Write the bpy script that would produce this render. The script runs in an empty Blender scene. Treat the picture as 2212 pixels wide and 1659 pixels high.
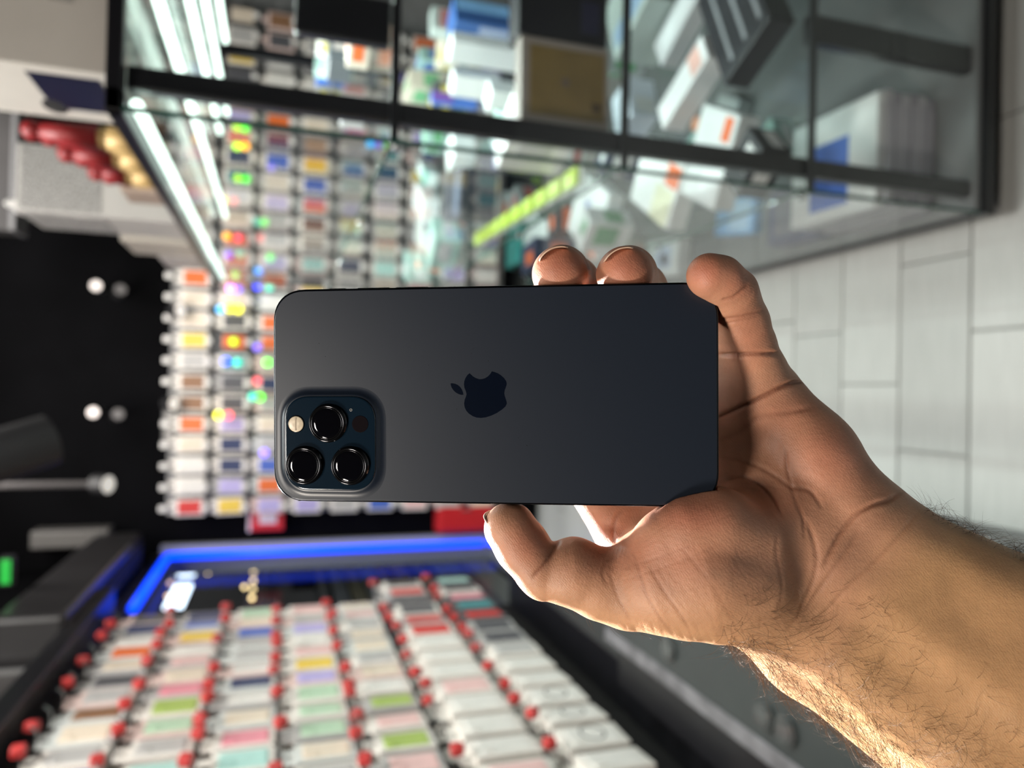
import bpy, bmesh, math, random
import numpy as np
from mathutils import Vector, Matrix
random.seed(7); rng = np.random.RandomState(7)
SC = bpy.context.scene
COL = SC.collection

# ------------------------------------------------------------------ camera
def _n(v): return v / np.linalg.norm(v)
F = 1600.0                                   # focal length in pixels of the 2212 x 1659 frame
AY = _n(np.array([-7.5, -504., 1600.]))      # the aisle direction seen by the camera held on its side
AD = np.array([-117., 4664., 1600.]); AD = _n(AD - AY * AD.dot(AY))
AX = np.cross(AD, AY)
if AX[0] < 0: AX = -AX
R = np.stack([AX, AY, -AD])
CAMH = 1.45
CP = np.array([0., 0., CAMH])
def cray(px, py): return R @ np.array([829.5 - py, px - 1106., F])
def atD(px, py, d): return CP + cray(px, py) / F * d          # d metres in front of the camera
def atX(px, py, x): r = cray(px, py); return CP + r * (x / r[0])
def atY(px, py, y): r = cray(px, py); return CP + r * (y / r[1])
def atZ(px, py, z): r = cray(px, py); return CP + r * ((z - CAMH) / r[2])
cd = bpy.data.cameras.new('camera'); cam = bpy.data.objects.new('camera', cd); COL.objects.link(cam)
m = Matrix.Identity(4)
for i, v in enumerate((R @ np.array([0, 1, 0]), R @ np.array([1, 0, 0]), -(R @ np.array([0, 0, 1])))):
    for j in range(3): m[j][i] = v[j]
for j in range(3): m[j][3] = CP[j]
cam.matrix_world = m
cd.sensor_fit = 'HORIZONTAL'; cd.sensor_width = 36.0; cd.lens = F / 2212 * 36.0
cd.clip_start = 0.02; cd.clip_end = 60
cd.dof.use_dof = True; cd.dof.focus_distance = 0.264; cd.dof.aperture_fstop = 6.8
SC.camera = cam

# ------------------------------------------------------------------ world, lights, exposure
w = bpy.data.worlds.new('shop_air'); SC.world = w; w.use_nodes = True
w.node_tree.nodes['Background'].inputs[0].default_value = (0.75, 0.8, 0.85, 1)
w.node_tree.nodes['Background'].inputs[1].default_value = 0.05
SC.view_settings.view_transform = 'Standard'; SC.view_settings.look = 'None'
SC.view_settings.exposure = 0.0; SC.view_settings.gamma = 1.0; SC.view_settings.use_curve_mapping = False
SC.cycles.transparent_max_bounces = 24; SC.cycles.max_bounces = 8
SC.cycles.sample_clamp_indirect = 6.0
def area(name, loc, target, sx, sy, power, color=(1, 1, 1), spread=180):
    l = bpy.data.lights.new(name, 'AREA'); l.shape = 'RECTANGLE'; l.size = sx; l.size_y = sy
    l.energy = power; l.color = color; l.spread = math.radians(spread)
    o = bpy.data.objects.new(name, l); COL.objects.link(o); o.location = loc
    o.rotation_euler = (Vector(target) - Vector(loc)).to_track_quat('-Z', 'Y').to_euler()
    return o
area('ceiling_lamp_side', (-0.80, -0.12, 2.15), (0, 0.25, 1.3), 0.22, 0.22, 14, (1.0, 0.91, 0.80))
area('ceiling_lamp_behind', (-0.25, -0.46, 2.84), (0, 0.25, 1.3), 0.25, 0.25, 15, (1.0, 0.93, 0.85))
area('ceiling_lamp_left', (-0.25, 1.5, 2.75), (-0.8, 1.9, 1.1), 0.25, 1.4, 35, (1.0, 0.94, 0.88))
area('ceiling_lamp_back', (0.3, 3.0, 2.8), (0.3, 4.0, 1.2), 1.8, 0.2, 42, (1.0, 0.95, 0.9))
area('ceiling_lamp_aisle', (0.0, 1.2, 2.85), (0.1, 1.3, 0.0), 0.4, 0.4, 16, (0.93, 1.0, 0.98))
area('track_spot_hand', (-0.6, 1.5, 2.02), (-0.16, 0.2, 1.25), 0.12, 0.12, 24, (0.93, 0.97, 1.0), 50)

# ------------------------------------------------------------------ helpers
def tag(o, label=None, cat=None, group=None, kind=None):
    if label: o['label'] = label
    if cat: o['category'] = cat
    if group: o['group'] = group
    if kind: o['kind'] = kind
    return o
def empty(name, loc=(0, 0, 0), rz=0.0, label=None, cat=None, group=None):
    o = bpy.data.objects.new(name, None); COL.objects.link(o); o.location = Vector(loc); o.rotation_euler = (0, 0, rz)
    o.empty_display_size = 0.05
    return tag(o, label, cat, group)
MATS = {}
def mat(name, col, rough=0.5, metal=0.0, emit=0.0, var=0.0, scale=30.0, bump=0.0, spec=None, coat=0.0):
    if name in MATS: return MATS[name]
    M = bpy.data.materials.new(name); M.use_nodes = True; nt = M.node_tree; b = nt.nodes['Principled BSDF']
    b.inputs['Base Color'].default_value = (*col, 1); b.inputs['Roughness'].default_value = rough
    b.inputs['Metallic'].default_value = metal
    if spec is not None: b.inputs['Specular IOR Level'].default_value = spec
    if coat: b.inputs['Coat Weight'].default_value = coat
    if emit:
        b.inputs['Emission Color'].default_value = (*col, 1); b.inputs['Emission Strength'].default_value = emit
    if var or bump:
        tc = nt.nodes.new('ShaderNodeTexCoord'); n = nt.nodes.new('ShaderNodeTexNoise'); n.inputs['Scale'].default_value = scale
        n.inputs['Detail'].default_value = 4; nt.links.new(tc.outputs['Object'], n.inputs['Vector'])
        if var:
            r = nt.nodes.new('ShaderNodeValToRGB')
            r.color_ramp.elements[0].position = 0.3; r.color_ramp.elements[1].position = 0.7
            r.color_ramp.elements[0].color = (*[max(0, c * (1 - var)) for c in col], 1)
            r.color_ramp.elements[1].color = (*[min(1, c * (1 + var)) for c in col], 1)
            nt.links.new(n.outputs['Fac'], r.inputs[0]); nt.links.new(r.outputs[0], b.inputs['Base Color'])
        if bump:
            bp = nt.nodes.new('ShaderNodeBump'); bp.inputs['Strength'].default_value = bump; bp.inputs['Distance'].default_value = 0.002
            nt.links.new(n.outputs['Fac'], bp.inputs['Height']); nt.links.new(bp.outputs[0], b.inputs['Normal'])
    MATS[name] = M; return M
def glass_mat(name, tint, gloss=1.0):
    M = bpy.data.materials.new(name); M.use_nodes = True; nt = M.node_tree
    nt.nodes.remove(nt.nodes['Principled BSDF']); out = nt.nodes['Material Output']
    t = nt.nodes.new('ShaderNodeBsdfTransparent'); t.inputs[0].default_value = (*tint, 1)
    g = nt.nodes.new('ShaderNodeBsdfGlossy'); g.inputs['Roughness'].default_value = 0.0
    lw_ = nt.nodes.new('ShaderNodeLayerWeight'); lw_.inputs[0].default_value = 0.5
    f = nt.nodes.new('ShaderNodeMath'); f.operation = 'POWER'; f.inputs[1].default_value = 5.0; nt.links.new(lw_.outputs['Facing'], f.inputs[0])
    k = nt.nodes.new('ShaderNodeMath'); k.operation = 'MULTIPLY_ADD'; k.inputs[1].default_value = 0.6 * gloss; k.inputs[2].default_value = 0.03; k.use_clamp = True
    mx = nt.nodes.new('ShaderNodeMixShader'); nt.links.new(f.outputs[0], k.inputs[0]); nt.links.new(k.outputs[0], mx.inputs[0])
    nt.links.new(t.outputs[0], mx.inputs[1]); nt.links.new(g.outputs[0], mx.inputs[2]); nt.links.new(mx.outputs[0], out.inputs[0])
    return M
def bx(bm, lo, hi, bev=0.0, seg=2, rot=None, mi=0):
    r = bmesh.ops.create_cube(bm, size=1.0); vs = r['verts']
    for v in vs:
        v.co = Vector([lo[i] + (v.co[i] + 0.5) * (hi[i] - lo[i]) for i in range(3)])
    fs = list({f for v in vs for f in v.link_faces})
    if bev > 0:
        es = list({e for v in vs for e in v.link_edges})
        q = bmesh.ops.bevel(bm, geom=es, offset=bev, segments=seg, affect='EDGES', profile=0.5)
        vs = list({v for v in q['verts']} | {v for v in vs if v.is_valid})
    if rot is not None:
        for v in vs: v.co = rot @ v.co
    return vs
def cyl(bm, p0, p1, r0, r1=None, n=20, caps=True):
    p0, p1 = Vector(p0), Vector(p1); d = p1 - p0
    r = bmesh.ops.create_cone(bm, cap_ends=caps, segments=n, radius1=r0, radius2=r0 if r1 is None else r1, depth=d.length)
    q = d.to_track_quat('Z', 'Y').to_matrix().to_4x4(); q.translation = (p0 + p1) / 2
    bmesh.ops.transform(bm, matrix=q, verts=r['verts']); return r['verts']
def tube(bm, pts, r, n=8):
    for a, b in zip(pts[:-1], pts[1:]): cyl(bm, a, b, r, n=n)
    for p in pts[1:-1]:
        s = bmesh.ops.create_icosphere(bm, subdivisions=1, radius=r); bmesh.ops.translate(bm, vec=Vector(p), verts=s['verts'])
def mesh(name, bm, smooth=False):
    me = bpy.data.meshes.new(name); bm.to_mesh(me); bm.free()
    if smooth:
        for p in me.polygons: p.use_smooth = True
    return me
def put(name, me, m=None, parent=None, loc=None, rz=0.0):
    o = bpy.data.objects.new(name, me); COL.objects.link(o)
    if m is not None and not me.materials: me.materials.append(m)
    if parent is not None: o.parent = parent
    if loc is not None: o.location = Vector(loc)
    if rz: o.rotation_euler = (0, 0, rz)
    return o
def setmat(o, m):
    if not o.data.materials: o.data.materials.append(m)
    o.material_slots[0].link = 'OBJECT'; o.material_slots[0].material = m
def box(name, lo, hi, m, parent=None, bev=0.0, seg=2):
    bm = bmesh.new(); bx(bm, lo, hi, bev, seg); return put(name, mesh(name, bm), m, parent)
def poly_prism(name, pts, z0, z1, m, parent=None, M4=None, smooth=False):
    bm = bmesh.new(); n = len(pts)
    a = [bm.verts.new((p[0], p[1], z0)) for p in pts]; b = [bm.verts.new((p[0], p[1], z1)) for p in pts]
    bm.faces.new(a[::-1]); bm.faces.new(b)
    for i in range(n): bm.faces.new((a[i], a[(i + 1) % n], b[(i + 1) % n], b[i]))
    bmesh.ops.recalc_face_normals(bm, faces=bm.faces)
    if M4 is not None: bm.transform(M4)
    return put(name, mesh(name, bm, smooth), m, parent)

# ------------------------------------------------------------------ the shell of the shop
black = mat('matt_black_paint', (0.0028, 0.0028, 0.0033), 0.8, var=0.2, scale=4, spec=0.03)
dark = mat('dark_grey_panel', (0.018, 0.017, 0.017), 0.6, var=0.15, scale=6, spec=0.2)
darkb = mat('black_lacquer', (0.008, 0.008, 0.01), 0.3)
XL, XR, YB, YF, ZT = -0.9, 2.6, 4.08, -2.4, 2.9
S = 'structure'
fl = tag(box('floor', (-6, YF, -0.06), (XR, 6.0, -0.012), mat('floor_grout', (0.33, 0.34, 0.325), 0.7, var=0.1), None), kind=S)
tag(box('ceiling', (XL - 0.1, YF, ZT), (XR, YB + 0.1, ZT + 0.1), black), kind=S)
tag(box('wall_back', (-0.9, YB, 0), (XR, YB + 0.1, ZT), black), kind=S)
tag(box('wall_right', (XR, YF, 0), (XR + 0.1, YB + 0.1, ZT), dark), kind=S)
tag(box('wall_front', (XL, YF - 0.1, 0), (XR, YF, ZT), mat('light_grey_wall', (0.12, 0.12, 0.12), 0.7)), kind=S)
tag(box('wall_left', (XL - 0.1, YF, 0), (XL - 0.0, 3.02, ZT), dark), kind=S)
tag(box('trim_1', (XL - 0.08, 3.02, 2.0), (XL + 0.0, YB, ZT), black), kind=S)
tag(box('trim_2', (XL - 0.08, 3.02, 0.0), (XL + 0.0, YB, 0.28), black), kind=S)

# floor planks: grey wood-look boards laid across the aisle
def plank_mat():
    M = bpy.data.materials.new('grey_wood_plank'); M.use_nodes = True; nt = M.node_tree; b = nt.nodes['Principled BSDF']
    tc = nt.nodes.new('ShaderNodeTexCoord'); mp = nt.nodes.new('ShaderNodeMapping'); mp.inputs['Scale'].default_value = (2.5, 30, 1)
    n = nt.nodes.new('ShaderNodeTexNoise'); n.inputs['Scale'].default_value = 3; n.inputs['Detail'].default_value = 6
    r = nt.nodes.new('ShaderNodeValToRGB'); r.color_ramp.elements[0].color = (0.36, 0.37, 0.355, 1); r.color_ramp.elements[1].color = (0.5, 0.51, 0.49, 1)
    oi = nt.nodes.new('ShaderNodeObjectInfo'); hs = nt.nodes.new('ShaderNodeHueSaturation')
    mr = nt.nodes.new('ShaderNodeMapRange'); mr.inputs[3].default_value = 0.9; mr.inputs[4].default_value = 1.08
    add = nt.nodes.new('ShaderNodeVectorMath'); add.operation = 'ADD'
    nt.links.new(tc.outputs['Object'], mp.inputs[0]); nt.links.new(mp.outputs[0], add.inputs[0])
    nt.links.new(oi.outputs['Location'], add.inputs[1])
    nt.links.new(add.outputs[0], n.inputs['Vector']); nt.links.new(n.outputs['Fac'], r.inputs[0])
    nt.links.new(oi.outputs['Random'], mr.inputs[0]); nt.links.new(mr.outputs[0], hs.inputs['Value'])
    nt.links.new(r.outputs[0], hs.inputs['Color']); nt.links.new(hs.outputs[0], b.inputs['Base Color'])
    b.inputs['Roughness'].default_value = 0.33; b.inputs['Specular IOR Level'].default_value = 0.5
    return M
PM = plank_mat()
PW, PL = 0.1955, 0.45
bm = bmesh.new(); bx(bm, (0, 0, -0.012), (PL - 0.004, PW - 0.004, 0.0), 0.0015, 1); plank_me = mesh('plank', bm); plank_me.materials.append(PM)
bm = bmesh.new(); bx(bm, (0, 0, -0.012), (PL * 0.5 - 0.004, PW - 0.004, 0.0), 0.0015, 1)
joint = {0: 0.156, 1: 0.33, 2: 0.04, 3: 0.182}
rowy = [1.253 - 0.195, 1.253, 1.448, 1.638]
for r_ in range(-3, 15):
    y0 = 1.253 - PW + PW * r_ + 0.002
    jx = joint.get(r_, random.random() * PL) % PL
    k = 0; x = jx - PL * 3
    while x < 1.45:
        if x > -1.3:
            o = put('plank', plank_me, None, fl, (x + 0.002, y0, 0))
        x += PL

# ------------------------------------------------------------------ the phone (mm in its own frame, then placed)
PA = np.array([(590 - 1106) / F * 0.274, (829.5 - 854) / F * 0.274, -0.274])     # camera axes: x right, y up, -z ahead
PB = np.array([(1553 - 1106) / F * 0.2555, (829.5 - 852.5) / F * 0.2555, -0.2555])
px_ = _n(PB - PA); py_ = np.array([0, 1.0, 0.0]); py_ = _n(py_ - px_ * py_.dot(px_)); pz_ = np.cross(px_, py_)
pc_ = (PA + PB) / 2
PH = Matrix.Identity(4)
for j in range(3):
    PH[j][0] = px_[j]; PH[j][1] = py_[j]; PH[j][2] = pz_[j]; PH[j][3] = pc_[j]
CAMM = cam.matrix_world.copy()
PHW = CAMM @ PH
def ph(px, py, z=0.0):
    """pixel on the phone's back plane raised by z mm -> local mm"""
    d = np.array([(px - 1106) / F, (829.5 - py) / F, -1.0]); o = pc_ + pz_ * z / 1000
    t = o.dot(pz_) / d.dot(pz_); q = d * t - pc_
    return (q.dot(px_) * 1000, q.dot(py_) * 1000)
MM = 0.001
phone = bpy.data.objects.new('smartphone', None); COL.objects.link(phone); phone.matrix_world = PHW; phone.empty_display_size = 0.02
tag(phone, 'dark navy smartphone with three camera lenses held upright in the hand', 'phone')
def rrect(hx, hy, r, n=10, cx=0, cy=0, pw=2.35):
    pts = []
    for sx, sy, a0 in ((1, 1, 0), (-1, 1, 90), (-1, -1, 180), (1, -1, 270)):
        for i in range(n + 1):
            a = math.radians(a0 + 90 * i / n); c, s = math.cos(a), math.sin(a)
            c2 = math.copysign(abs(c) ** (2 / pw), c); s2 = math.copysign(abs(s) ** (2 / pw), s)
            pts.append((cx + sx * (hx - r) + r * c2, cy + sy * (hy - r) + r * s2))
    return pts
def loft(name, loops, m, parent, cap0=True, cap1=True, smooth=True):
    bm = bmesh.new(); L = [[bm.verts.new((x * MM, y * MM, z * MM)) for (x, y, z) in lp] for lp in loops]; n = len(L[0])
    for a, b in zip(L[:-1], L[1:]):
        for i in range(n): bm.faces.new((a[i], a[(i + 1) % n], b[(i + 1) % n], b[i]))
    if cap0: bm.faces.new(L[0][::-1])
    if cap1: bm.faces.new(L[-1])
    bmesh.ops.recalc_face_normals(bm, faces=bm.faces)
    me = mesh(name, bm)
    for p in me.polygons: p.use_smooth = smooth and len(p.vertices) == 4
    o = put(name, me, m, parent); return o
HX, HY, RC = 80.4, 39.05, 12.5
steel = mat('dark_steel_band', (0.012, 0.013, 0.016), 0.18, metal=0.85)
def lp(ins, z): return [(x, y, z) for x, y in rrect(HX - ins, HY - ins, RC - ins * 0.8)]
loft('frame_band', [lp(1.3, -0.05), lp(0.75, -0.05), lp(0.35, -0.15), lp(0.1, -0.4), lp(0, -0.8), lp(0, -6.6), lp(0.1, -7.0), lp(0.4, -7.3), lp(0.9, -7.4), lp(1.3, -7.4)], steel, phone, False, False)
# matt back glass with its speckle of dust
bg = bpy.data.materials.new('matt_navy_glass'); bg.use_nodes = True; nt = bg.node_tree; b = nt.nodes['Principled BSDF']
b.inputs['Base Color'].default_value = (0.0065, 0.011, 0.0205, 1); b.inputs['Roughness'].default_value = 0.38
b.inputs['Specular IOR Level'].default_value = 0.6
tc = nt.nodes.new('ShaderNodeTexCoord'); n = nt.nodes.new('ShaderNodeTexNoise'); n.inputs['Scale'].default_value = 4000
bp = nt.nodes.new('ShaderNodeBump'); bp.inputs['Strength'].default_value = 0.08; bp.inputs['Distance'].default_value = 0.0001
nt.links.new(tc.outputs['Object'], n.inputs['Vector']); nt.links.new(n.outputs['Fac'], bp.inputs['Height']); nt.links.new(bp.outputs[0], b.inputs['Normal'])
loft('back_glass', [lp(0.75, -0.3), lp(0.7, -0.05), lp(0.85, 0.0)], bg, phone, True, True)
loft('screen', [lp(1.2, -7.0), lp(1.2, -7.41)], mat('screen_black', (0.004, 0.004, 0.005), 0.08), phone)
# camera plateau
bump = empty('camera_plateau'); bump.parent = phone
c0 = ph(612, 860, 1.4); c1 = ph(815, 1056, 1.4)
ccx, ccy = (c0[0] + c1[0]) / 2, (c0[1] + c1[1]) / 2; ch = (abs(c1[0] - c0[0]) / 2 + abs(c1[1] - c0[1]) / 2) / 2
loops = []
for off, z in ((3.6, 0.0), (3.0, 0.03), (2.3, 0.14), (1.6, 0.42), (1.0, 0.85), (0.55, 1.15), (0.25, 1.22), (0.0, 1.25)):
    loops.append([(x, y, z) for x, y in rrect(ch + off, ch + off, 9.5 + off, 12, ccx, ccy)])
bump2 = loft('plateau_ramp', loops, bg, bump, False, False)
rimm = mat('plateau_rim', (0.10, 0.105, 0.115), 0.3, metal=0.6)
loft('plateau_glass', [[(x, y, z) for x, y in rrect(ch + o_, ch + o_, 9.5, 12, ccx, ccy)] for o_, z in ((0.05, 0.9), (0.05, 1.42), (-0.15, 1.62), (-0.5, 1.66))],
     mat('navy_gloss_glass', (0.004, 0.011, 0.02), 0.12, coat=0.3), bump, False, True)
lensm = mat('lens_black', (0.002, 0.002, 0.003), 0.05); ringm = mat('lens_ring_steel', (0.03, 0.03, 0.033), 0.13, metal=0.9)
def ring_loops(cx, cy, prof, n=48): return [[(cx + r * math.cos(2 * math.pi * i / n), cy + r * math.sin(2 * math.pi * i / n), z) for i in range(n)] for r, z in prof]
for (lx, ly) in ((705, 914.5), (654, 1006), (753, 1007)):
    cx, cy = ph(lx, ly, 3.4); e = empty('camera_lens'); e.parent = phone
    loft('lens_ring', ring_loops(cx, cy, ((7.1, 1.5), (7.1, 1.85), (6.8, 1.95), (6.75, 3.05), (6.55, 3.25), (6.1, 3.3), (5.95, 3.1), (5.8, 3.1), (5.7, 3.4), (5.5, 3.42), (5.4, 3.2))), ringm, e, False, False)
    loft('lens_glass', ring_loops(cx, cy, ((5.5, 3.1), (5.3, 3.25), (4.0, 3.32), (2.0, 3.36))), lensm, e, False, True)
cx, cy = ph(639.5, 916, 1.8)
fe = loft('flash', ring_loops(cx, cy, ((2.9, 1.6), (2.9, 1.85), (2.6, 1.95), (1.2, 2.05))), mat('flash_diffuser', (0.62, 0.52, 0.38), 0.35, var=0.12, scale=900), phone, False, True)
poly_prism('flash_bar', [((cx + x) * MM, (cy + y) * MM) for x, y in ((-0.25, -2.3), (0.25, -2.3), (0.25, 2.3), (-0.25, 2.3))], 2.0 * MM, 2.08 * MM, mat('flash_line', (0.3, 0.23, 0.15), 0.4), phone)
loft('flash_rim', ring_loops(cx, cy, ((2.9, 1.6), (3.15, 1.62), (3.15, 1.8), (2.9, 1.9))), ringm, phone, False, False)
cx, cy = ph(778, 916, 1.7)
loft('depth_sensor', ring_loops(cx, cy, ((3.05, 1.62), (3.05, 1.7), (2.9, 1.72))), mat('sensor_black', (0.004, 0.002, 0.003), 0.7, spec=0.05), phone, False, True)
cx, cy = ph(758, 885.5, 1.7)
loft('microphone_hole', ring_loops(cx, cy, ((0.55, 1.64), (0.55, 1.7), (0.35, 1.7), (0.3, 1.66)), 20), mat('mic_rim', (0.2, 0.19, 0.18), 0.4), phone, False, True)
# fruit-shaped mark, glossy inlay
Z = 13.827
body = [(748,225),(680,285),(625,375),(592,470),(585,560),(598,660),(640,760),(662,850),(640,930),(605,1020),(588,1130),(605,1240),(650,1340),(730,1430),(850,1510),(960,1548),(1080,1560),(1230,1545),(1400,1490),(1570,1410),(1720,1310),(1820,1220),(1862,1140),(1858,1080),(1830,990),(1800,900),(1787,830),(1797,740),(1835,640),(1862,550),(1845,465),(1780,370),(1700,295),(1600,230),(1500,190),(1415,170),(1370,245),(1300,320),(1210,375),(1120,400),(1040,403),(950,375),(860,325),(790,262)]
leaf = [(185,528),(240,525),(320,540),(400,575),(470,635),(525,715),(555,800),(568,868),(500,870),(420,845),(340,800),(270,735),(215,650),(192,580)]
logo_m = mat('mark_gloss_navy', (0.001, 0.003, 0.009), 0.25, spec=0.25)
for nm, pl in (('logo_mark', body), ('logo_leaf', leaf)):
    pts = [ph(960 + x / Z, 790 + y / Z) for x, y in pl]
    poly_prism(nm, [(x * MM, y * MM) for x, y in pts], -0.02 * MM, 0.03 * MM, logo_m, phone)
# side buttons and antenna breaks
for nm, x0, x1, sgn in (('mute_switch', 706, 742, 1), ('volume_button', 768, 838, 1), ('volume_button', 852, 922, 1), ('power_button', 775, 905, -1)):
    a = ph(x0, 855)[0]; c = ph(x1, 855)[0]; yy = HY * sgn
    box(nm, (a * MM, (yy - 0.3) * MM, -5.2 * MM), (c * MM, (yy + 0.45) * MM, -2.6 * MM), steel, phone, 0.0002)
for x_ in (-71, 71):
    for sgn in (1, -1):
        box('antenna_line', ((x_ - 0.5) * MM, (HY * sgn - 0.04) * MM, -6.5 * MM), ((x_ + 0.5) * MM, (HY * sgn + 0.04) * MM, -0.9 * MM), mat('antenna_plastic', (0.03, 0.035, 0.045), 0.5), phone)
bm = bmesh.new()
for k in range(26):
    x_, y_ = rng.uniform(-74, 74), rng.uniform(-34, 34)
    if abs(x_ - ccx) < 22 and abs(y_ - ccy) < 22: continue
    s_ = bmesh.ops.create_icosphere(bm, subdivisions=1, radius=rng.uniform(0.08, 0.2) * MM); bmesh.ops.translate(bm, vec=(x_ * MM, y_ * MM, 0.0), verts=s_['verts'])
o = put('dust', mesh('dust', bm), mat('dust_speck', (0.01, 0.01, 0.012), 0.8), phone); tag(o, kind='stuff')

# ------------------------------------------------------------------ the hand and forearm: one continuous surface
def C3(px, py, d):          # mm, camera axes
    return np.array([(px - 1106) / F * d, (829.5 - py) / F * d, -float(d)])
PRIM = []                    # (a, b, ra, rb, group, k)
def chain(grp, k, *pts):
    P = [(C3(*p[:3]), p[3]) for p in pts]
    for (a, ra), (b_, rb) in zip(P[:-1], P[1:]): PRIM.append((a, b_, ra, rb, grp, k))
PALM = 0
chain(PALM, 9, (1655, 862, 286, 14.5), (1742, 990, 282, 17), (1830, 1118, 277, 18), (1900, 1180, 274, 18))        # little-finger edge
chain(PALM, 9, (1540, 950, 291, 13.5), (1680, 1090, 285, 15), (1800, 1200, 277, 17))
chain(PALM, 9, (1435, 1045, 292, 13.5), (1600, 1150, 286, 15), (1745, 1250, 276, 18))
chain(PALM, 9, (1360, 1140, 290, 12.5), (1470, 1190, 284, 16), (1640, 1290, 276, 18))
chain(PALM, 9, (1590, 800, 284, 11), (1600, 900, 286, 13))
chain(PALM, 7, (1352, 1272, 269, 13.2), (1420, 1252, 266, 17.5), (1510, 1238, 265, 22.3), (1600, 1262, 267, 19.5), (1680, 1312, 272, 15))           # ball of the thumb
chain(PALM, 9, (1890, 1170, 274, 18), (2250, 1372, 266, 24), (2800, 1690, 255, 31))                                 # ulna
chain(PALM, 9, (1800, 1235, 272, 17), (2180, 1500, 264, 25), (2700, 1860, 252, 33))
chain(PALM, 9, (1695, 1308, 274, 16), (2080, 1600, 264, 20), (2560, 1960, 252, 28))
chain(PALM, 8, (1625, 1318, 286, 14.5), (1738, 1408, 287, 15.5), (2050, 1635, 282, 19), (2500, 1980, 270, 27))               # radius side
chain(PALM, 5, (1438, 1165, 259.5, 10.5), (1490, 1145, 258.5, 11.5), (1548, 1135, 259, 12.5), (1625, 1165, 263, 13))
chain(PALM, 10, (1610, 1060, 278.5, 11), (1690, 1130, 275, 13), (1750, 1215, 271.5, 15))
TH = 1
chain(TH, 2.2, (1102, 1141, 269, 9.5), (1128, 1180, 268, 9.6), (1160, 1222, 267, 9.4))
chain(TH, 1.8, (1176, 1240, 267.5, 9.6), (1238, 1236, 267.5, 12.2), (1300, 1262, 268, 12.6), (1352, 1272, 269, 13.5))
IX = 2
chain(IX, 3, (1352, 1150, 290, 11.8), (1240, 985, 291, 10), (1100, 860, 286, 9), (1000, 800, 283, 8.2))
MI = 3
chain(MI, 3, (1430, 1045, 292, 12), (1330, 840, 299, 10.5), (1240, 610, 300, 9.8), (1213, 590, 284, 10), (1209, 592, 272.5, 10.2))
RI = 4
chain(RI, 3, (1535, 950, 291, 12), (1460, 790, 297, 10.3), (1385, 625, 297, 9.8), (1358, 592, 281, 10), (1350, 593, 270.0, 10.3))
LI = 5
chain(LI, 2.4, (1640, 862, 284, 12), (1628, 800, 280, 11.3), (1612, 748, 275, 10.4), (1600, 700, 270, 9.9), (1587, 655, 264, 9.4))
chain(LI, 2.0, (1582, 632, 259.5, 9.0), (1555, 604, 254.5, 7.9), (1532, 596, 252.5, 7.7))
def rcone(p, a, b_, ra, rb):
    ba = b_ - a; l2 = ba.dot(ba); pa = p - a
    t = np.clip(pa @ ba / l2, 0, 1); q = pa - t[..., None] * ba
    return np.sqrt((q * q).sum(-1)) - (ra + (rb - ra) * t)
def smin(a, b_, k):
    h = np.maximum(k - np.abs(a - b_), 0) / k
    return np.minimum(a, b_) - h * h * k * 0.25
def phone_sdf(p):
    q = (p - pc_ * 1000); x = q @ px_; y = q @ py_; z = q @ pz_ + 3.7
    rr = 11.0
    qx = np.abs(x) - (HX - rr); qy = np.abs(y) - (HY - rr)
    d2 = np.sqrt(np.maximum(qx, 0) ** 2 + np.maximum(qy, 0) ** 2) + np.minimum(np.maximum(qx, qy), 0) - rr
    dz = np.abs(z) - 3.7
    return np.minimum(np.maximum(d2, dz), 0) + np.sqrt(np.maximum(d2, 0) ** 2 + np.maximum(dz, 0) ** 2)
def hand_sdf(p):
    sh = p.shape[:-1]; G = {}
    for a, b_, ra, rb, g, k in PRIM:
        d = rcone(p, a, b_, ra, rb)
        G[g] = d if g not in G else smin(G[g], d, k)
    d = G[PALM]
    for g in (IX, MI, RI, LI): d = smin(d, G[g], 5.0)
    d = smin(d, G[TH], 3.5)
    pd = phone_sdf(p) - 0.12
    h = np.maximum(1.4 - np.abs(d + pd), 0) / 1.4                     # soft contact with the phone
    return np.maximum(d, -pd) + h * h * 1.4 * 0.25
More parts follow.
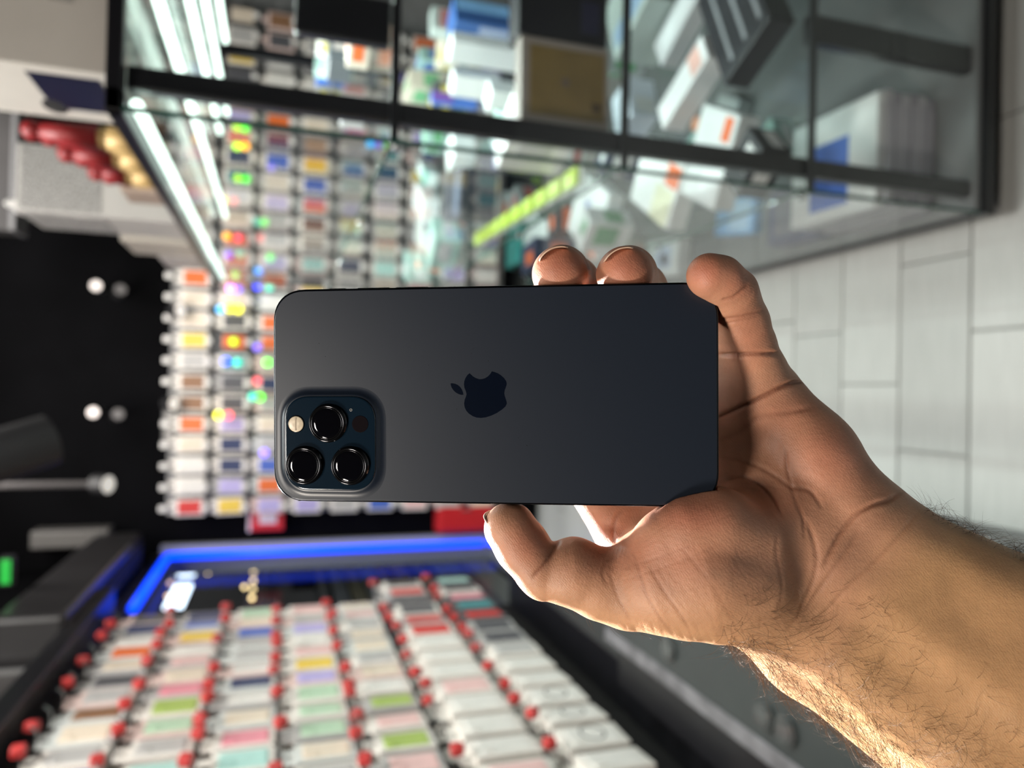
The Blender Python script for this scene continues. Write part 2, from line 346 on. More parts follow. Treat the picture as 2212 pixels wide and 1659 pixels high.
def build_hand():
    H = 1.25
    lo = np.array([-35., -190., -325.]); hi = np.array([300., 60., -225.])
    # the world is split into slabs so that far cells are skipped
    nx, ny, nz = [int(math.ceil((hi[i] - lo[i]) / H)) + 1 for i in range(3)]
    # coarse pass
    CH = 5.0; cn = [int(math.ceil((hi[i] - lo[i]) / CH)) + 1 for i in range(3)]
    g = np.stack(np.meshgrid(*[lo[i] + CH * np.arange(cn[i]) for i in range(3)], indexing='ij'), -1).reshape(-1, 3)
    cs = hand_sdf(g).reshape(cn)
    near = np.abs(cs) < 10.0
    val = np.full((nx, ny, nz), 5.0, dtype=np.float32)
    st = int(CH / H)
    up = lambda a: np.repeat(np.repeat(np.repeat(a, st, 0), st, 1), st, 2)
    # shift so each coarse node covers the cell block around it
    nu = np.zeros((cn[0] * st, cn[1] * st, cn[2] * st), bool); cu = up(cs)
    nb = near.copy()
    nb[:-1] |= near[1:]; nb[:, :-1] |= near[:, 1:]; nb[:, :, :-1] |= near[:, :, 1:]
    nu = up(nb)[:nx, :ny, :nz]; cu = cu[:nx, :ny, :nz]
    val[:nu.shape[0], :nu.shape[1], :nu.shape[2]] = np.where(cu < 0, -5, 5)
    idx = np.argwhere(nu); pts = lo + idx * H
    out = np.empty(len(pts), np.float32)
    for s in range(0, len(pts), 400000): out[s:s + 400000] = hand_sdf(pts[s:s + 400000])
    val[idx[:, 0], idx[:, 1], idx[:, 2]] = out
    sg = val < 0
    # surface nets
    c = np.zeros((nx - 1, ny - 1, nz - 1), np.int8)
    for dx in (0, 1):
        for dy in (0, 1):
            for dz in (0, 1): c += sg[dx:nx - 1 + dx, dy:ny - 1 + dy, dz:nz - 1 + dz]
    act = (c > 0) & (c < 8); ai = np.argwhere(act); vid = -np.ones(act.shape, np.int64); vid[act] = np.arange(len(ai))
    P = lo + (ai + 0.5) * H
    quads = []
    for ax in range(3):
        sl0 = [slice(None)] * 3; sl1 = [slice(None)] * 3; sl0[ax] = slice(0, -1); sl1[ax] = slice(1, None)
        cr = sg[tuple(sl0)] != sg[tuple(sl1)]; e = np.argwhere(cr); s_in = sg[tuple(sl0)][cr]
        u, v = (ax + 1) % 3, (ax + 2) % 3
        ok = (e[:, u] > 0) & (e[:, v] > 0) & (e[:, u] < act.shape[u]) & (e[:, v] < act.shape[v]); e = e[ok]; s_in = s_in[ok]
        def at(du, dv):
            q = e.copy(); q[:, u] -= du; q[:, v] -= dv; return vid[q[:, 0], q[:, 1], q[:, 2]]
        Q = np.stack([at(1, 1), at(0, 1), at(0, 0), at(1, 0)], 1)
        Q[~s_in] = Q[~s_in][:, ::-1]; quads.append(Q)
    Q = np.concatenate(quads); Q = Q[(Q >= 0).all(1)]
    def grad(p, e=0.25):
        k = np.array([[1, -1, -1], [-1, -1, 1], [-1, 1, -1], [1, 1, 1]], float); g_ = 0
        for q in k: g_ = g_ + q * hand_sdf(p + q * e)[:, None]
        return g_ / (np.linalg.norm(g_, axis=1, keepdims=True) + 1e-9)
    def smooth(P, Q, f=0.5):
        acc = np.zeros_like(P); cnt = np.zeros(len(P))
        for i in range(4):
            np.add.at(acc, Q[:, i], P[Q[:, (i + 1) % 4]]); np.add.at(cnt, Q[:, i], 1)
            np.add.at(acc, Q[:, i], P[Q[:, (i + 3) % 4]]); np.add.at(cnt, Q[:, i], 1)
        return P + f * (acc / np.maximum(cnt, 1)[:, None] - P)
    for it in range(3):
        d = hand_sdf(P); P = P - grad(P) * np.clip(d, -1, 1)[:, None]
        if it < 2: P = smooth(P, Q, 0.6)
    # one linear subdivision
    E = np.concatenate([np.stack([Q[:, i], Q[:, (i + 1) % 4]], 1) for i in range(4)]); E.sort(1)
    U, inv = np.unique(E, axis=0, return_inverse=True); nq = len(Q); inv = inv.reshape(-1)
    n0 = len(P); em = (P[U[:, 0]] + P[U[:, 1]]) / 2; fc = P[Q].mean(1)
    P = np.concatenate([P, em, fc]); e_ = [n0 + inv[i * nq:(i + 1) * nq] for i in range(4)]; f_ = n0 + len(U) + np.arange(nq)
    Q = np.concatenate([np.stack([Q[:, i], e_[i], f_, e_[(i + 3) % 4]], 1) for i in range(4)])
    for it in range(2):
        d = hand_sdf(P); P = P - grad(P) * np.clip(d, -1, 1)[:, None]
        if it == 0: P = smooth(P, Q, 0.4)
    return P, Q, grad(P)
HP, HQ, HN = build_hand()
print('hand verts', len(HP), 'quads', len(HQ))
def pix(P): return np.stack([1106 - P[:, 0] / P[:, 2] * F, 829.5 + P[:, 1] / P[:, 2] * F], 1)
PX = pix(HP)
view = -HP / np.linalg.norm(HP, axis=1, keepdims=True); facing = (HN * view).sum(1)
def segdist(P2, pts):
    d = np.full(len(P2), 1e9); tt = np.zeros(len(P2)); L = len(pts) - 1
    for i, (a, b_) in enumerate(zip(pts[:-1], pts[1:])):
        a = np.array(a, float); b_ = np.array(b_, float); ba = b_ - a; t = np.clip((P2 - a) @ ba / ba.dot(ba), 0, 1)
        q = np.linalg.norm(P2 - a - t[:, None] * ba, axis=1); m_ = q < d; d[m_] = q[m_]; tt[m_] = ((i + t) / L)[m_]
    return d, tt
def spl(pts, n=6):
    pts = [np.array(p, float) for p in pts]; pp = [pts[0]] + pts + [pts[-1]]; out = []
    for i in range(1, len(pp) - 2):
        for k in range(n):
            t = k / n; out.append(0.5 * ((2 * pp[i]) + (-pp[i - 1] + pp[i + 1]) * t + (2 * pp[i - 1] - 5 * pp[i] + 4 * pp[i + 1] - pp[i + 2]) * t * t + (-pp[i - 1] + 3 * pp[i] - 3 * pp[i + 1] + pp[i + 2]) * t ** 3))
    out.append(pts[-1]); return out
disp = np.zeros(len(HP)); red = np.zeros(len(HP)); dk = np.zeros(len(HP))
ff = np.clip(facing * 3, 0, 1)
CREASES = [  # polyline in the photograph, depth mm, half-width px, darkening
    ([(1210,1163),(1196,1190),(1178,1215),(1150,1246)], 1.5, 6, .7),
    ([(1552,766),(1600,766),(1640,763),(1684,764)], 1.5, 6, .6),
    ([(1555,690),(1600,684),(1650,670)], .6, 5, .45), ([(1556,700),(1600,692),(1640,680)], .4, 4, .3),
    ([(1560,648),(1588,640),(1618,612)], 0.8, 5, .4),
    ([(1540,903),(1580,888),(1640,860),(1700,830),(1752,820)], 1.7, 6, .9),
    ([(1555,950),(1600,930),(1640,900),(1700,890),(1760,880)], .5, 9, .3),
    ([(1558,985),(1600,996),(1640,1008),(1680,1030),(1710,1050),(1750,1060),(1775,1095)], .7, 6, .35),
    ([(1560,1040),(1600,1030),(1640,1045),(1670,1075),(1690,1110)], .8, 6, .35),
    ([(1698,970),(1700,1010),(1708,1040),(1720,1080),(1735,1120),(1740,1160)], .6, 5, .35),
    ([(1945,1063),(1920,1080),(1885,1090),(1850,1110),(1820,1145),(1800,1180),(1780,1220)], 1.2, 7, .55),
    ([(1740,1120),(1760,1170),(1765,1220),(1750,1280),(1725,1330)], .7, 7, .3),
    ([(1680,1150),(1678,1200),(1690,1260),(1685,1310)], .5, 6, .3),
    ([(1860,1140),(1820,1200),(1780,1260),(1740,1320),(1700,1360)], .5, 7, .25),
    ([(1980,1110),(1930,1170),(1870,1230),(1810,1290),(1750,1360)], .45, 6, .25),
    ([(1370,1195),(1385,1245),(1400,1290),(1430,1340),(1450,1365)], .45, 5, .3),
    ([(1405,1225),(1430,1270),(1465,1320),(1490,1360)], .5, 5, .3),
    ([(1318,1240),(1335,1290),(1365,1345)], .4, 5, .25),
    ([(1330,1200),(1310,1215),(1302,1240),(1315,1265)], .5, 5, .25),
    ([(1470,1180),(1520,1240),(1560,1300),(1590,1350)], .3, 5, .2),
    ([(1345,1255),(1420,1230),(1500,1200),(1560,1170)], .2, 4, .15),
    ([(1340,1230),(1420,1205),(1500,1175)], .2, 4, .15),
    ([(1340,1180),(1325,1160),(1330,1120),(1345,1100)], .6, 6, .35),
]
rr = np.random.RandomState(3)
for k in range(34):   # the fine cross-hatching of the palm
    x0, y0 = rr.uniform(1380, 1640), rr.uniform(1130, 1340); a = rr.choice([-0.45, 1.1]) + rr.normal(0, .12); L_ = rr.uniform(40, 110)
    CREASES.append(([(x0, y0), (x0 + math.cos(a) * L_, y0 + math.sin(a) * L_)], rr.uniform(.06, .16), 3.0, .1))
for k in range(16):
    x0 = 1215 + k * 8.5; CREASES.append(([(x0 + 14, 1180), (x0, 1230), (x0 - 10, 1270)], .16, 2.6, .12))
for k in range(12):
    x0 = 1580 + rr.uniform(0, 160); y0 = rr.uniform(990, 1080); CREASES.append(([(x0, y0), (x0 + 60, y0 + 10)], .08, 3, .08))
for k in range(14):
    x0 = 1330 + k * 19; CREASES.append(([(x0, 1350 + rr.uniform(-10, 5)), (x0 + 12, 1376), (x0 + 20, 1388)], .25, 3, .15))
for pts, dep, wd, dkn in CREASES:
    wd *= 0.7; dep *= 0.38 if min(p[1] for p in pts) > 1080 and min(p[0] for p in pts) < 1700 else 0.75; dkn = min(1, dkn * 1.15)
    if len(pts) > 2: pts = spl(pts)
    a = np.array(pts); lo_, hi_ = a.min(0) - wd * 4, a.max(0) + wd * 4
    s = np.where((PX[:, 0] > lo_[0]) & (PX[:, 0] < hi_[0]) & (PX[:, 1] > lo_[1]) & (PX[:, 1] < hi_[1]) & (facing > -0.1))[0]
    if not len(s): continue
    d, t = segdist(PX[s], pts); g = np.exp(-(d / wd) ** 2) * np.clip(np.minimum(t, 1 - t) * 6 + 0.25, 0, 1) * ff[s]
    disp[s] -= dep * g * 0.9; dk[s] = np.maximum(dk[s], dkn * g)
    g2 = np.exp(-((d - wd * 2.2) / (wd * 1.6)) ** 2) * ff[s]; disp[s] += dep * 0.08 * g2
def blob(x, y, rx, ry=None):
    ry = ry or rx; return np.exp(-(((PX[:, 0] - x) / rx) ** 2 + ((PX[:, 1] - y) / ry) ** 2))
for x, y, rx, ry, s in ((1210, 570, 70, 60, 1), (1350, 575, 70, 60, 1), (1520, 585, 60, 50, 1), (1600, 600, 70, 60, .7), (1490, 1110, 110, 50, .9), (1360, 1190, 120, 60, .55),
                        (1140, 1170, 55, 60, .7), (1800, 980, 110, 90, .65), (1700, 900, 130, 80, .4), (1620, 720, 60, 90, .5), (1640, 1090, 120, 60, .4), (1440, 1200, 160, 90, .4)):
    red = np.maximum(red, s * blob(x, y, rx, ry))
# soft tendons and hollows
disp += 0.9 * blob(1790, 985, 80, 90) - 0.9 * blob(1680, 1060, 90, 45) - 0.8 * blob(1745, 1240, 40, 90) + 0.5 * blob(1500, 1180, 110, 60)
disp[(facing < 0.05)] = 0
HP2 = HP + HN * disp[:, None]
# colour of the skin: warm tan forearm, pinker palm and tips
arm = np.clip((PX[:, 0] + 0.75 * (PX[:, 1] - 1100) - 1880) / 260, 0, 1); arm = arm * arm * (3 - 2 * arm)
und = np.clip((PX[:, 1] - 1230) / 160, 0, 1) * np.clip((PX[:, 0] - 1080) / 60, 0, 1)
tan = np.maximum(arm, 0.65 * und)
cp = np.array([0.47, 0.24, 0.145]); ca = np.array([0.50, 0.28, 0.135]); cr_ = np.array([0.44, 0.145, 0.09])
col = cp * (1 - tan[:, None]) + ca * tan[:, None]
col = col * (1 - 0.75 * red[:, None]) + cr_ * 0.75 * red[:, None]
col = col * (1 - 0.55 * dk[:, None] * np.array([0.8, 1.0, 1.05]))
vein = 0.10 * blob(1545, 1240, 26, 14) + 0.08 * blob(1570, 1262, 22, 14) + 0.2 * blob(1930, 1090, 25, 20)
col = col * (1 - vein[:, None] * np.array([1.0, .5, .3]))
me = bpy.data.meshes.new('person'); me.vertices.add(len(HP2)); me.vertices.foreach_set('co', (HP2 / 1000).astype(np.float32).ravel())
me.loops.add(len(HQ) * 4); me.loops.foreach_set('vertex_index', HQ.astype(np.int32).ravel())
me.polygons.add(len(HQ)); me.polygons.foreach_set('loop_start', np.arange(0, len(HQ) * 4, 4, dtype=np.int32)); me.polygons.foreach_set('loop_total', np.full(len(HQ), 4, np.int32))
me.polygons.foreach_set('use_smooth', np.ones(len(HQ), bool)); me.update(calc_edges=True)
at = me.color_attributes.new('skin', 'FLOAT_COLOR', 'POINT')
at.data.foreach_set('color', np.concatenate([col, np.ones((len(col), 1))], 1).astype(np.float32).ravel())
sk = bpy.data.materials.new('skin'); sk.use_nodes = True; nt = sk.node_tree; b = nt.nodes['Principled BSDF']
va = nt.nodes.new('ShaderNodeVertexColor'); va.layer_name = 'skin'
tc = nt.nodes.new('ShaderNodeTexCoord')
n1 = nt.nodes.new('ShaderNodeTexNoise'); n1.inputs['Scale'].default_value = 90; n1.inputs['Detail'].default_value = 6
mr = nt.nodes.new('ShaderNodeMapRange'); mr.inputs[1].default_value = 0.3; mr.inputs[2].default_value = 0.7; mr.inputs[3].default_value = 0.86; mr.inputs[4].default_value = 1.12
hs = nt.nodes.new('ShaderNodeHueSaturation')
nt.links.new(tc.outputs['Object'], n1.inputs['Vector']); nt.links.new(n1.outputs['Fac'], mr.inputs[0]); nt.links.new(mr.outputs[0], hs.inputs['Value'])
nt.links.new(va.outputs[0], hs.inputs['Color']); nt.links.new(hs.outputs[0], b.inputs['Base Color'])
b.inputs['Roughness'].default_value = 0.5; b.inputs['Specular IOR Level'].default_value = 0.35
b.inputs['Subsurface Weight'].default_value = 0.25; b.inputs['Subsurface Radius'].default_value = (1.0, 0.35, 0.2); b.inputs['Subsurface Scale'].default_value = 0.003
v1 = nt.nodes.new('ShaderNodeTexVoronoi'); v1.inputs['Scale'].default_value = 1500; v1.feature = 'DISTANCE_TO_EDGE'
n2 = nt.nodes.new('ShaderNodeTexNoise'); n2.inputs['Scale'].default_value = 700; n2.inputs['Detail'].default_value = 3
wv = nt.nodes.new('ShaderNodeTexWave'); wv.inputs['Scale'].default_value = 520; wv.inputs['Distortion'].default_value = 6; wv.inputs['Detail'].default_value = 1; wv.inputs['Detail Scale'].default_value = 0.5; wv.bands_direction = 'DIAGONAL'
s1 = nt.nodes.new('ShaderNodeMath'); s1.operation = 'MULTIPLY_ADD'; s1.inputs[1].default_value = 0.5
s2 = nt.nodes.new('ShaderNodeMath'); s2.operation = 'MULTIPLY_ADD'; s2.inputs[1].default_value = 0.12
mpd = nt.nodes.new('ShaderNodeMath'); mpd.operation = 'MULTIPLY'; mpd.inputs[1].default_value = 1.2
nt.links.new(tc.outputs['Object'], v1.inputs['Vector']); nt.links.new(tc.outputs['Object'], n2.inputs['Vector']); nt.links.new(tc.outputs['Object'], wv.inputs['Vector'])
nt.links.new(v1.outputs['Distance'], s1.inputs[0]); nt.links.new(n2.outputs['Fac'], s1.inputs[2])
nt.links.new(wv.outputs['Fac'], s2.inputs[0]); nt.links.new(s1.outputs[0], s2.inputs[2])
bp = nt.nodes.new('ShaderNodeBump'); bp.inputs['Strength'].default_value = 0.45; bp.inputs['Distance'].default_value = 0.00035
nt.links.new(s2.outputs[0], bp.inputs['Height']); nt.links.new(bp.outputs[0], b.inputs['Normal'])
me.materials.append(sk)
person = bpy.data.objects.new('person', me); COL.objects.link(person); person.matrix_world = CAMM
tag(person, 'left hand and hairy bare forearm of a person gripping the dark phone', 'person')
# nails
nailm = mat('nail', (0.62, 0.42, 0.30), 0.3, var=0.08, scale=300, coat=0.2)
def nail(c, axis, normal, wid, length, rad):
    """c mm (camera axes) centre of the nail; axis towards the free end; normal outwards"""
    axis = _n(np.array(axis, float)); normal = np.array(normal, float); normal = _n(normal - axis * normal.dot(axis)); side = np.cross(axis, normal)
    bm = bmesh.new(); NU, NV = 14, 10; top = []; bot = []
    for lst, dz in ((top, 0.0), (bot, -0.45)):
        for j in range(NV + 1):
            v = j / NV; row = []
            wv_ = wid / 2 * (0.80 + 0.2 * math.sin(min(1, v * 1.6) * math.pi / 2)) * (1 - 0.25 * max(0, v - .75) * 4 * 0.5) * (0.72 if j == 0 else 1)
            for i in range(NU + 1):
                u = i / NU * 2 - 1; ang = u * wv_ / rad
                q = c + side * math.sin(ang) * (rad + dz) + normal * ((math.cos(ang) - 1) * (rad + dz) + dz - 0.7 * (v - .4) ** 2) + axis * ((v - 0.5) * length * (1 - 0.12 * u * u * (1 if v > .5 else -1)))
                row.append(bm.verts.new(q / 1000))
            lst.append(row)
    for j in range(NV):
        for i in range(NU):
            bm.faces.new((top[j][i], top[j][i + 1], top[j + 1][i + 1], top[j + 1][i])); bm.faces.new((bot[j][i], bot[j + 1][i], bot[j + 1][i + 1], bot[j][i + 1]))
    for j in range(NV):
        bm.faces.new((top[j][0], top[j + 1][0], bot[j + 1][0], bot[j][0])); bm.faces.new((top[j][NU], bot[j][NU], bot[j + 1][NU], top[j + 1][NU]))
    for i in range(NU):
        bm.faces.new((top[NV][i], top[NV][i + 1], bot[NV][i + 1], bot[NV][i])); bm.faces.new((top[0][i], bot[0][i], bot[0][i + 1], top[0][i + 1]))
    bmesh.ops.recalc_face_normals(bm, faces=bm.faces)
    o = put('fingernail', mesh('fingernail', bm, True), nailm, person); return o
nail(C3(1191, 538, 268), (-0.1, -0.1, 1), (-.45, 1, 0), 12.5, 13, 9.2)
nail(C3(1330, 540, 266), (-0.1, -0.1, 1), (-.45, 1, 0), 12.5, 13, 9.4)
nail(C3(1062, 1148, 271), (-.42, .85, .12), (-.85, -.45, -.25), 12, 14, 9.6)
# arm hair
hv = []; hf = []
def hair(p, n_, L, curl, r=0.045, seg=8, bias=None):
    t = rr.normal(size=3); t = t - n_ * t.dot(n_)
    if bias is not None: t = t * 0.5 + bias
    t = _n(t - n_ * t.dot(n_)); d = _n(n_ * rr.uniform(.35, .9) + t); side = _n(np.cross(n_, t)); c_ = rr.uniform(-1, 1) * curl
    q = p - n_ * 0.2; base = len(hv)
    for s in range(seg + 1):
        f = s / seg; rad = r * (1 - 0.8 * f)
        u = _n(np.cross(d, [0.3, 0.2, 0.9])); v = np.cross(d, u)
        for k in range(3): a = k * 2.0944; hv.append(q + rad * (math.cos(a) * u + math.sin(a) * v))
        q = q + d * L / seg; d = _n(d + (side * c_ - n_ * 0.16 * curl * 1.1 + rr.normal(size=3) * 0.05) * (1.6 / seg * 5) * 0.35)
    for s in range(seg):
        for k in range(3):
            a = base + s * 3; hf.append((a + k, a + (k + 1) % 3, a + 3 + (k + 1) % 3, a + 3 + k))
on = (PX[:, 0] < 2300) & (PX[:, 1] < 1760)
def scatter(mask, count, L, curl, bias=None):
    ii = np.where(mask)[0]
    if not len(ii): return
    for i in rr.choice(ii, count): hair(HP2[i], HN[i], rr.uniform(*L), curl, bias=bias, r=rr.uniform(.04, .065))
lowline = lambda off: (PX[:, 1] > 1381 + (PX[:, 0] - 1600) * 0.72 - off)
scatter(on & (PX[:, 0] > 1560) & lowline(45) & (facing > -0.9), 1500, (8, 19), 1.25, np.array([0.5, -0.5, 0.1]))
scatter(on & (PX[:, 0] > 1600) & lowline(150) & (facing > 0.2), 620, (8, 18), 1.1, np.array([.7, -.1, 0]))
scatter(on & (PX[:, 0] > 1750) & lowline(300) & (facing > 0.2), 260, (6, 13), .8, np.array([.8, .1, 0]))
scatter(on & (PX[:, 0] > 1990) & (PX[:, 1] < 1230) & (facing < 0.45) & (facing > -.5), 420, (6, 14), .8, np.array([.6, .5, 0]))
scatter(on & (PX[:, 0] > 1180) & (PX[:, 0] < 1640) & (PX[:, 1] > 1240 + (PX[:, 0] - 1180) * .3) & (facing < 0.15) & (facing > -.5), 70, (3, 9), .8, np.array([.5, -.4, 0]))
bm = None
hm = bpy.data.meshes.new('arm_hair'); hm.from_pydata([tuple(v / 1000) for v in hv], [], hf); hm.update()
ho = put('arm_hair', hm, mat('arm_hair_brown', (0.09, 0.052, 0.03), 0.6, spec=0.15), person); tag(ho, kind='stuff')
print('hair quads', len(hf))

# ------------------------------------------------------------------ phone case packs on hooks
ORD = ['first', 'second', 'third', 'fourth', 'fifth', 'sixth', 'seventh', 'eighth', 'ninth', 'tenth', 'eleventh', 'twelfth', 'thirteenth', 'fourteenth', 'fifteenth', 'sixteenth', 'seventeenth', 'eighteenth', 'nineteenth', 'twentieth', 'twenty-first', 'twenty-second', 'twenty-third', 'twenty-fourth', 'twenty-fifth', 'twenty-sixth']
PAL = {'white': (.72, .70, .66), 'cream': (.72, .62, .5), 'pale grey': (.45, .44, .43), 'dark grey': (.09, .09, .1), 'black': (.015, .015, .018), 'orange': (.75, .16, .04),
       'red': (.6, .04, .035), 'pink': (.75, .28, .34), 'pale pink': (.76, .5, .48), 'lilac': (.45, .4, .7), 'navy': (.03, .045, .12), 'blue': (.07, .14, .5), 'pale green': (.45, .62, .45),
       'lime green': (.36, .48, .12), 'mint green': (.4, .65, .6), 'yellow': (.78, .55, .08), 'peach': (.8, .45, .25), 'brown': (.25, .13, .07), 'teal': (.06, .25, .27)}
PM_ = {k: mat('case_' + k.replace(' ', '_').replace('-', '_'), v, 0.38, var=0.06, scale=25) for k, v in PAL.items()}
cardm = {k: mat('card_' + k, v, 0.45, var=0.05, scale=20) for k, v in {'white': (.74, .70, .65), 'grey': (.42, .41, .4), 'dark': (.1, .1, .105), 'rose': (.68, .52, .48), 'clear': (.6, .62, .6)}.items()}
redm = mat('red_tag', (0.5, 0.04, 0.038), 0.45); wire = mat('chrome_hook', (0.5, 0.5, 0.5), 0.25, metal=0.9)
def pack_mesh(wd, ht, th, name='case_pack'):      # local: x = width, y = thickness (front at -y), z = down from the hang hole
    bm = bmesh.new(); bx(bm, (-wd / 2, -th / 2, -ht), (wd / 2, th / 2, -0.022), 0.003, 2)
    bx(bm, (-wd / 2 + 0.012, -0.0012, -0.024), (-0.006, 0.0012, 0.006), 0.0008, 1); bx(bm, (0.006, -0.0012, -0.024), (wd / 2 - 0.012, 0.0012, 0.006), 0.0008, 1)
    bx(bm, (-0.01, -0.0012, 0.003), (0.01, 0.0012, 0.009), 0.0005, 1)
    return mesh(name, bm)
def insert_mesh(wd, ht, th):
    bm = bmesh.new(); bx(bm, (-wd / 2 + 0.009, -th / 2 - 0.003, -ht + 0.012), (wd / 2 - 0.009, th / 2 - 0.001, -0.036), 0.006, 2)
    bx(bm, (-wd / 2 + 0.014, -th / 2 - 0.005, -0.068), (-wd / 2 + 0.034, -th / 2 - 0.002, -0.043), 0.003, 2)
    return mesh('case_insert', bm)
PK = pack_mesh(0.086, 0.158, 0.014); PI_ = insert_mesh(0.086, 0.158, 0.014)
for me_ in (PK,): me_.materials.append(cardm['white'])
PI_.materials.append(PM_['white'])
LASTP = [None]
def ring_mesh(rx, rz_, w_):
    bm = bmesh.new(); n = 28; a_ = []; b_ = []
    for i in range(n):
        t = 2 * math.pi * i / n; a_.append(bm.verts.new((rx * math.cos(t), 0, rz_ * math.sin(t)))); b_.append(bm.verts.new(((rx - w_) * math.cos(t), 0, (rz_ - w_) * math.sin(t))))
    for i in range(n): bm.faces.new((a_[i], a_[(i + 1) % n], b_[(i + 1) % n], b_[i]))
    r_ = bmesh.ops.extrude_face_region(bm, geom=bm.faces[:]); bmesh.ops.translate(bm, vec=(0, -0.001, 0), verts=[v for v in r_['geom'] if isinstance(v, bmesh.types.BMVert)])
    return mesh('ring_mark', bm)
ring_me = ring_mesh(.036, .03, .005); ring_me.materials.append(mat('ink_black', (.02, .02, .025), .5)); ring2_me = ring_mesh(.012, .01, .003); ring2_me.materials.append(mat('ink_black', (.02, .02, .025), .5))
def pack(name, loc, rz, card, case, label, group, pk=None, pi=None, tilt=0.0):
    o = put(name, pk or PK, None, None, loc); o.rotation_euler = (0, tilt, rz); setmat(o, cardm[card])
    tag(o, label, 'phone case', group)
    LASTP[0] = o
    i = put('case_insert', pi or PI_, None, o); setmat(i, PM_[case])
    return o
# -- back wall: grey grid panel with chrome hooks
bw = empty('hook_panel', (0, 4.055, 0), 0, 'large grey hook panel behind the rows of phone cases on the back wall', 'display panel')
box('back_board', (-0.645, -0.02, 0.25), (2.3, 0.02, 1.97), mat('panel_grey', (0.18, 0.18, 0.18), 0.6, var=0.1), bw)
bm = bmesh.new(); tube(bm, [(0, 0, 0), (0, -0.085, 0), (0, -0.1, 0.012)], 0.0025, 6); hook_me = mesh('hook', bm); hook_me.materials.append(wire)
bm = bmesh.new(); bx(bm, (-0.014, -0.102, 0.004), (0.014, -0.099, 0.034), 0.001, 1); tag_me = mesh('price_tag', bm); tag_me.materials.append(mat('tag_white', (0.8, 0.78, 0.75), 0.5))
bm = bmesh.new(); bx(bm, (-0.012, -0.118, -0.012), (0.012, -0.098, 0.02), 0.003, 1); rtag_me = mesh('red_tag', bm); rtag_me.materials.append(redm)
names = list(PAL); used_lab = set()
rowsz = [1.955, 1.768, 1.582, 1.396, 1.21, 1.024, 0.838, 0.652, 0.466]
rowword = ['top', 'second', 'third', 'fourth', 'fifth', 'sixth', 'bottom', 'eighth', 'ninth']
first_rows = {0: ['red', 'white', 'white', 'cream', 'orange', 'brown', 'brown', 'pale grey', 'yellow', 'cream', 'cream', 'orange', 'cream'],
              1: ['yellow', 'lilac', 'navy', 'navy', 'lilac', 'dark grey', 'dark grey', 'teal', 'orange', 'dark grey', 'cream', 'peach', 'orange'],
              2: ['lilac', 'orange', 'blue', 'pale grey', 'cream', 'pale grey', 'navy', 'pale grey', 'orange', 'orange', 'white', 'dark grey', 'lilac']}
far_packs = []
for ri, z in enumerate(rowsz):
    for ci in range(26):
        x = -0.60 + ci * 0.103
        if x > 1.95: continue
        if ri >= 4 and x < -0.35: pass
        hk = None
        if ri < 7: hk = put('hook', hook_me, None, bw, (x, -0.02, z)); put('price_tag', tag_me, None, hk)
        if ri in first_rows and ci < 13: case = first_rows[ri][ci]
        else: case = random.choice(['white', 'cream', 'pale grey', 'dark grey', 'orange', 'navy', 'lilac', 'pale pink', 'mint green', 'pale grey', 'cream', 'red', 'teal', 'brown', 'blue', 'yellow', 'dark grey', 'white'])
        card = 'white' if (ri == 0 or random.random() < .5) else random.choice(['grey', 'rose', 'clear', 'dark', 'grey'])
        if ri > 3 or ci > 19:
            far_packs.append((x, 4.06 - 0.094, z - 0.01, card, case)); continue
        lab = '%s case, %s pack, %s row, %s from left, on the back wall' % (case, card, rowword[ri], ORD[ci])
        pack('case_pack', (x, 4.06 - 0.094, z - 0.01), random.uniform(-.05, .05), card, case, lab, 'phone cases on the back wall', tilt=random.uniform(-.03, .03))
# the remaining packs low on the back wall, past the three hundred built singly
bm = bmesh.new(); used = []
def mi_(m_):
    if m_ not in used: used.append(m_)
    return used.index(m_)
for (x, y, z, card, case) in far_packs:
    for (lo, hi, m_) in (((x - .043, y - .007, z - .158), (x + .043, y + .007, z - .022), cardm[card]), ((x - .034, y - .010, z - .146), (x + .034, y - .006, z - .036), PM_[case]), ((x - .012, y - .001, z - .024), (x + .012, y + .001, z + .006), cardm[card])):
        k_ = mi_(m_); n0 = len(bm.faces); bx(bm, lo, hi, 0.002, 1); bm.faces.ensure_lookup_table()
        for f_ in bm.faces[n0:]: f_.material_index = k_
o = put('case_packs', mesh('case_packs', bm)); [o.data.materials.append(m_) for m_ in used]
tag(o, 'many small phone case packs crowding the lower and right parts of the back wall', 'phone cases', None, 'stuff')
# -- left wall: rows of hooks, three packs on each, red tags at the tips
lw = empty('hook_panel', (XL, 0, 0), 0, 'black hook panel on the left wall carrying rows of stacked phone cases', 'display panel')
box('back_board', (0.002, 1.2, 0.62), (0.02, 3.015, 2.02), mat('panel_black', (0.03, 0.03, 0.032), 0.5, var=0.1), lw)
bm = bmesh.new(); tube(bm, [(0, 0, 0), (0.105, 0, 0), (0.118, 0, 0.014)], 0.0026, 6); hookl = mesh('hook', bm); hookl.materials.append(wire)
bm = bmesh.new(); bx(bm, (0.105, -0.013, -0.006), (0.128, 0.013, 0.022), 0.004, 1); rtl = mesh('red_tag', bm); rtl.materials.append(redm)
PKL = pack_mesh(0.09, 0.152, 0.020); PIL = insert_mesh(0.09, 0.152, 0.020)
PKW = pack_mesh(0.098, 0.172, 0.038); PIW = insert_mesh(0.098, 0.172, 0.038)
for q in (PKL, PKW): q.materials.append(cardm['white'])
for q in (PIL, PIW): q.materials.append(PM_['white'])
rz_l = [1.945, 1.772, 1.600, 1.43, 1.255, 1.065, 0.855]
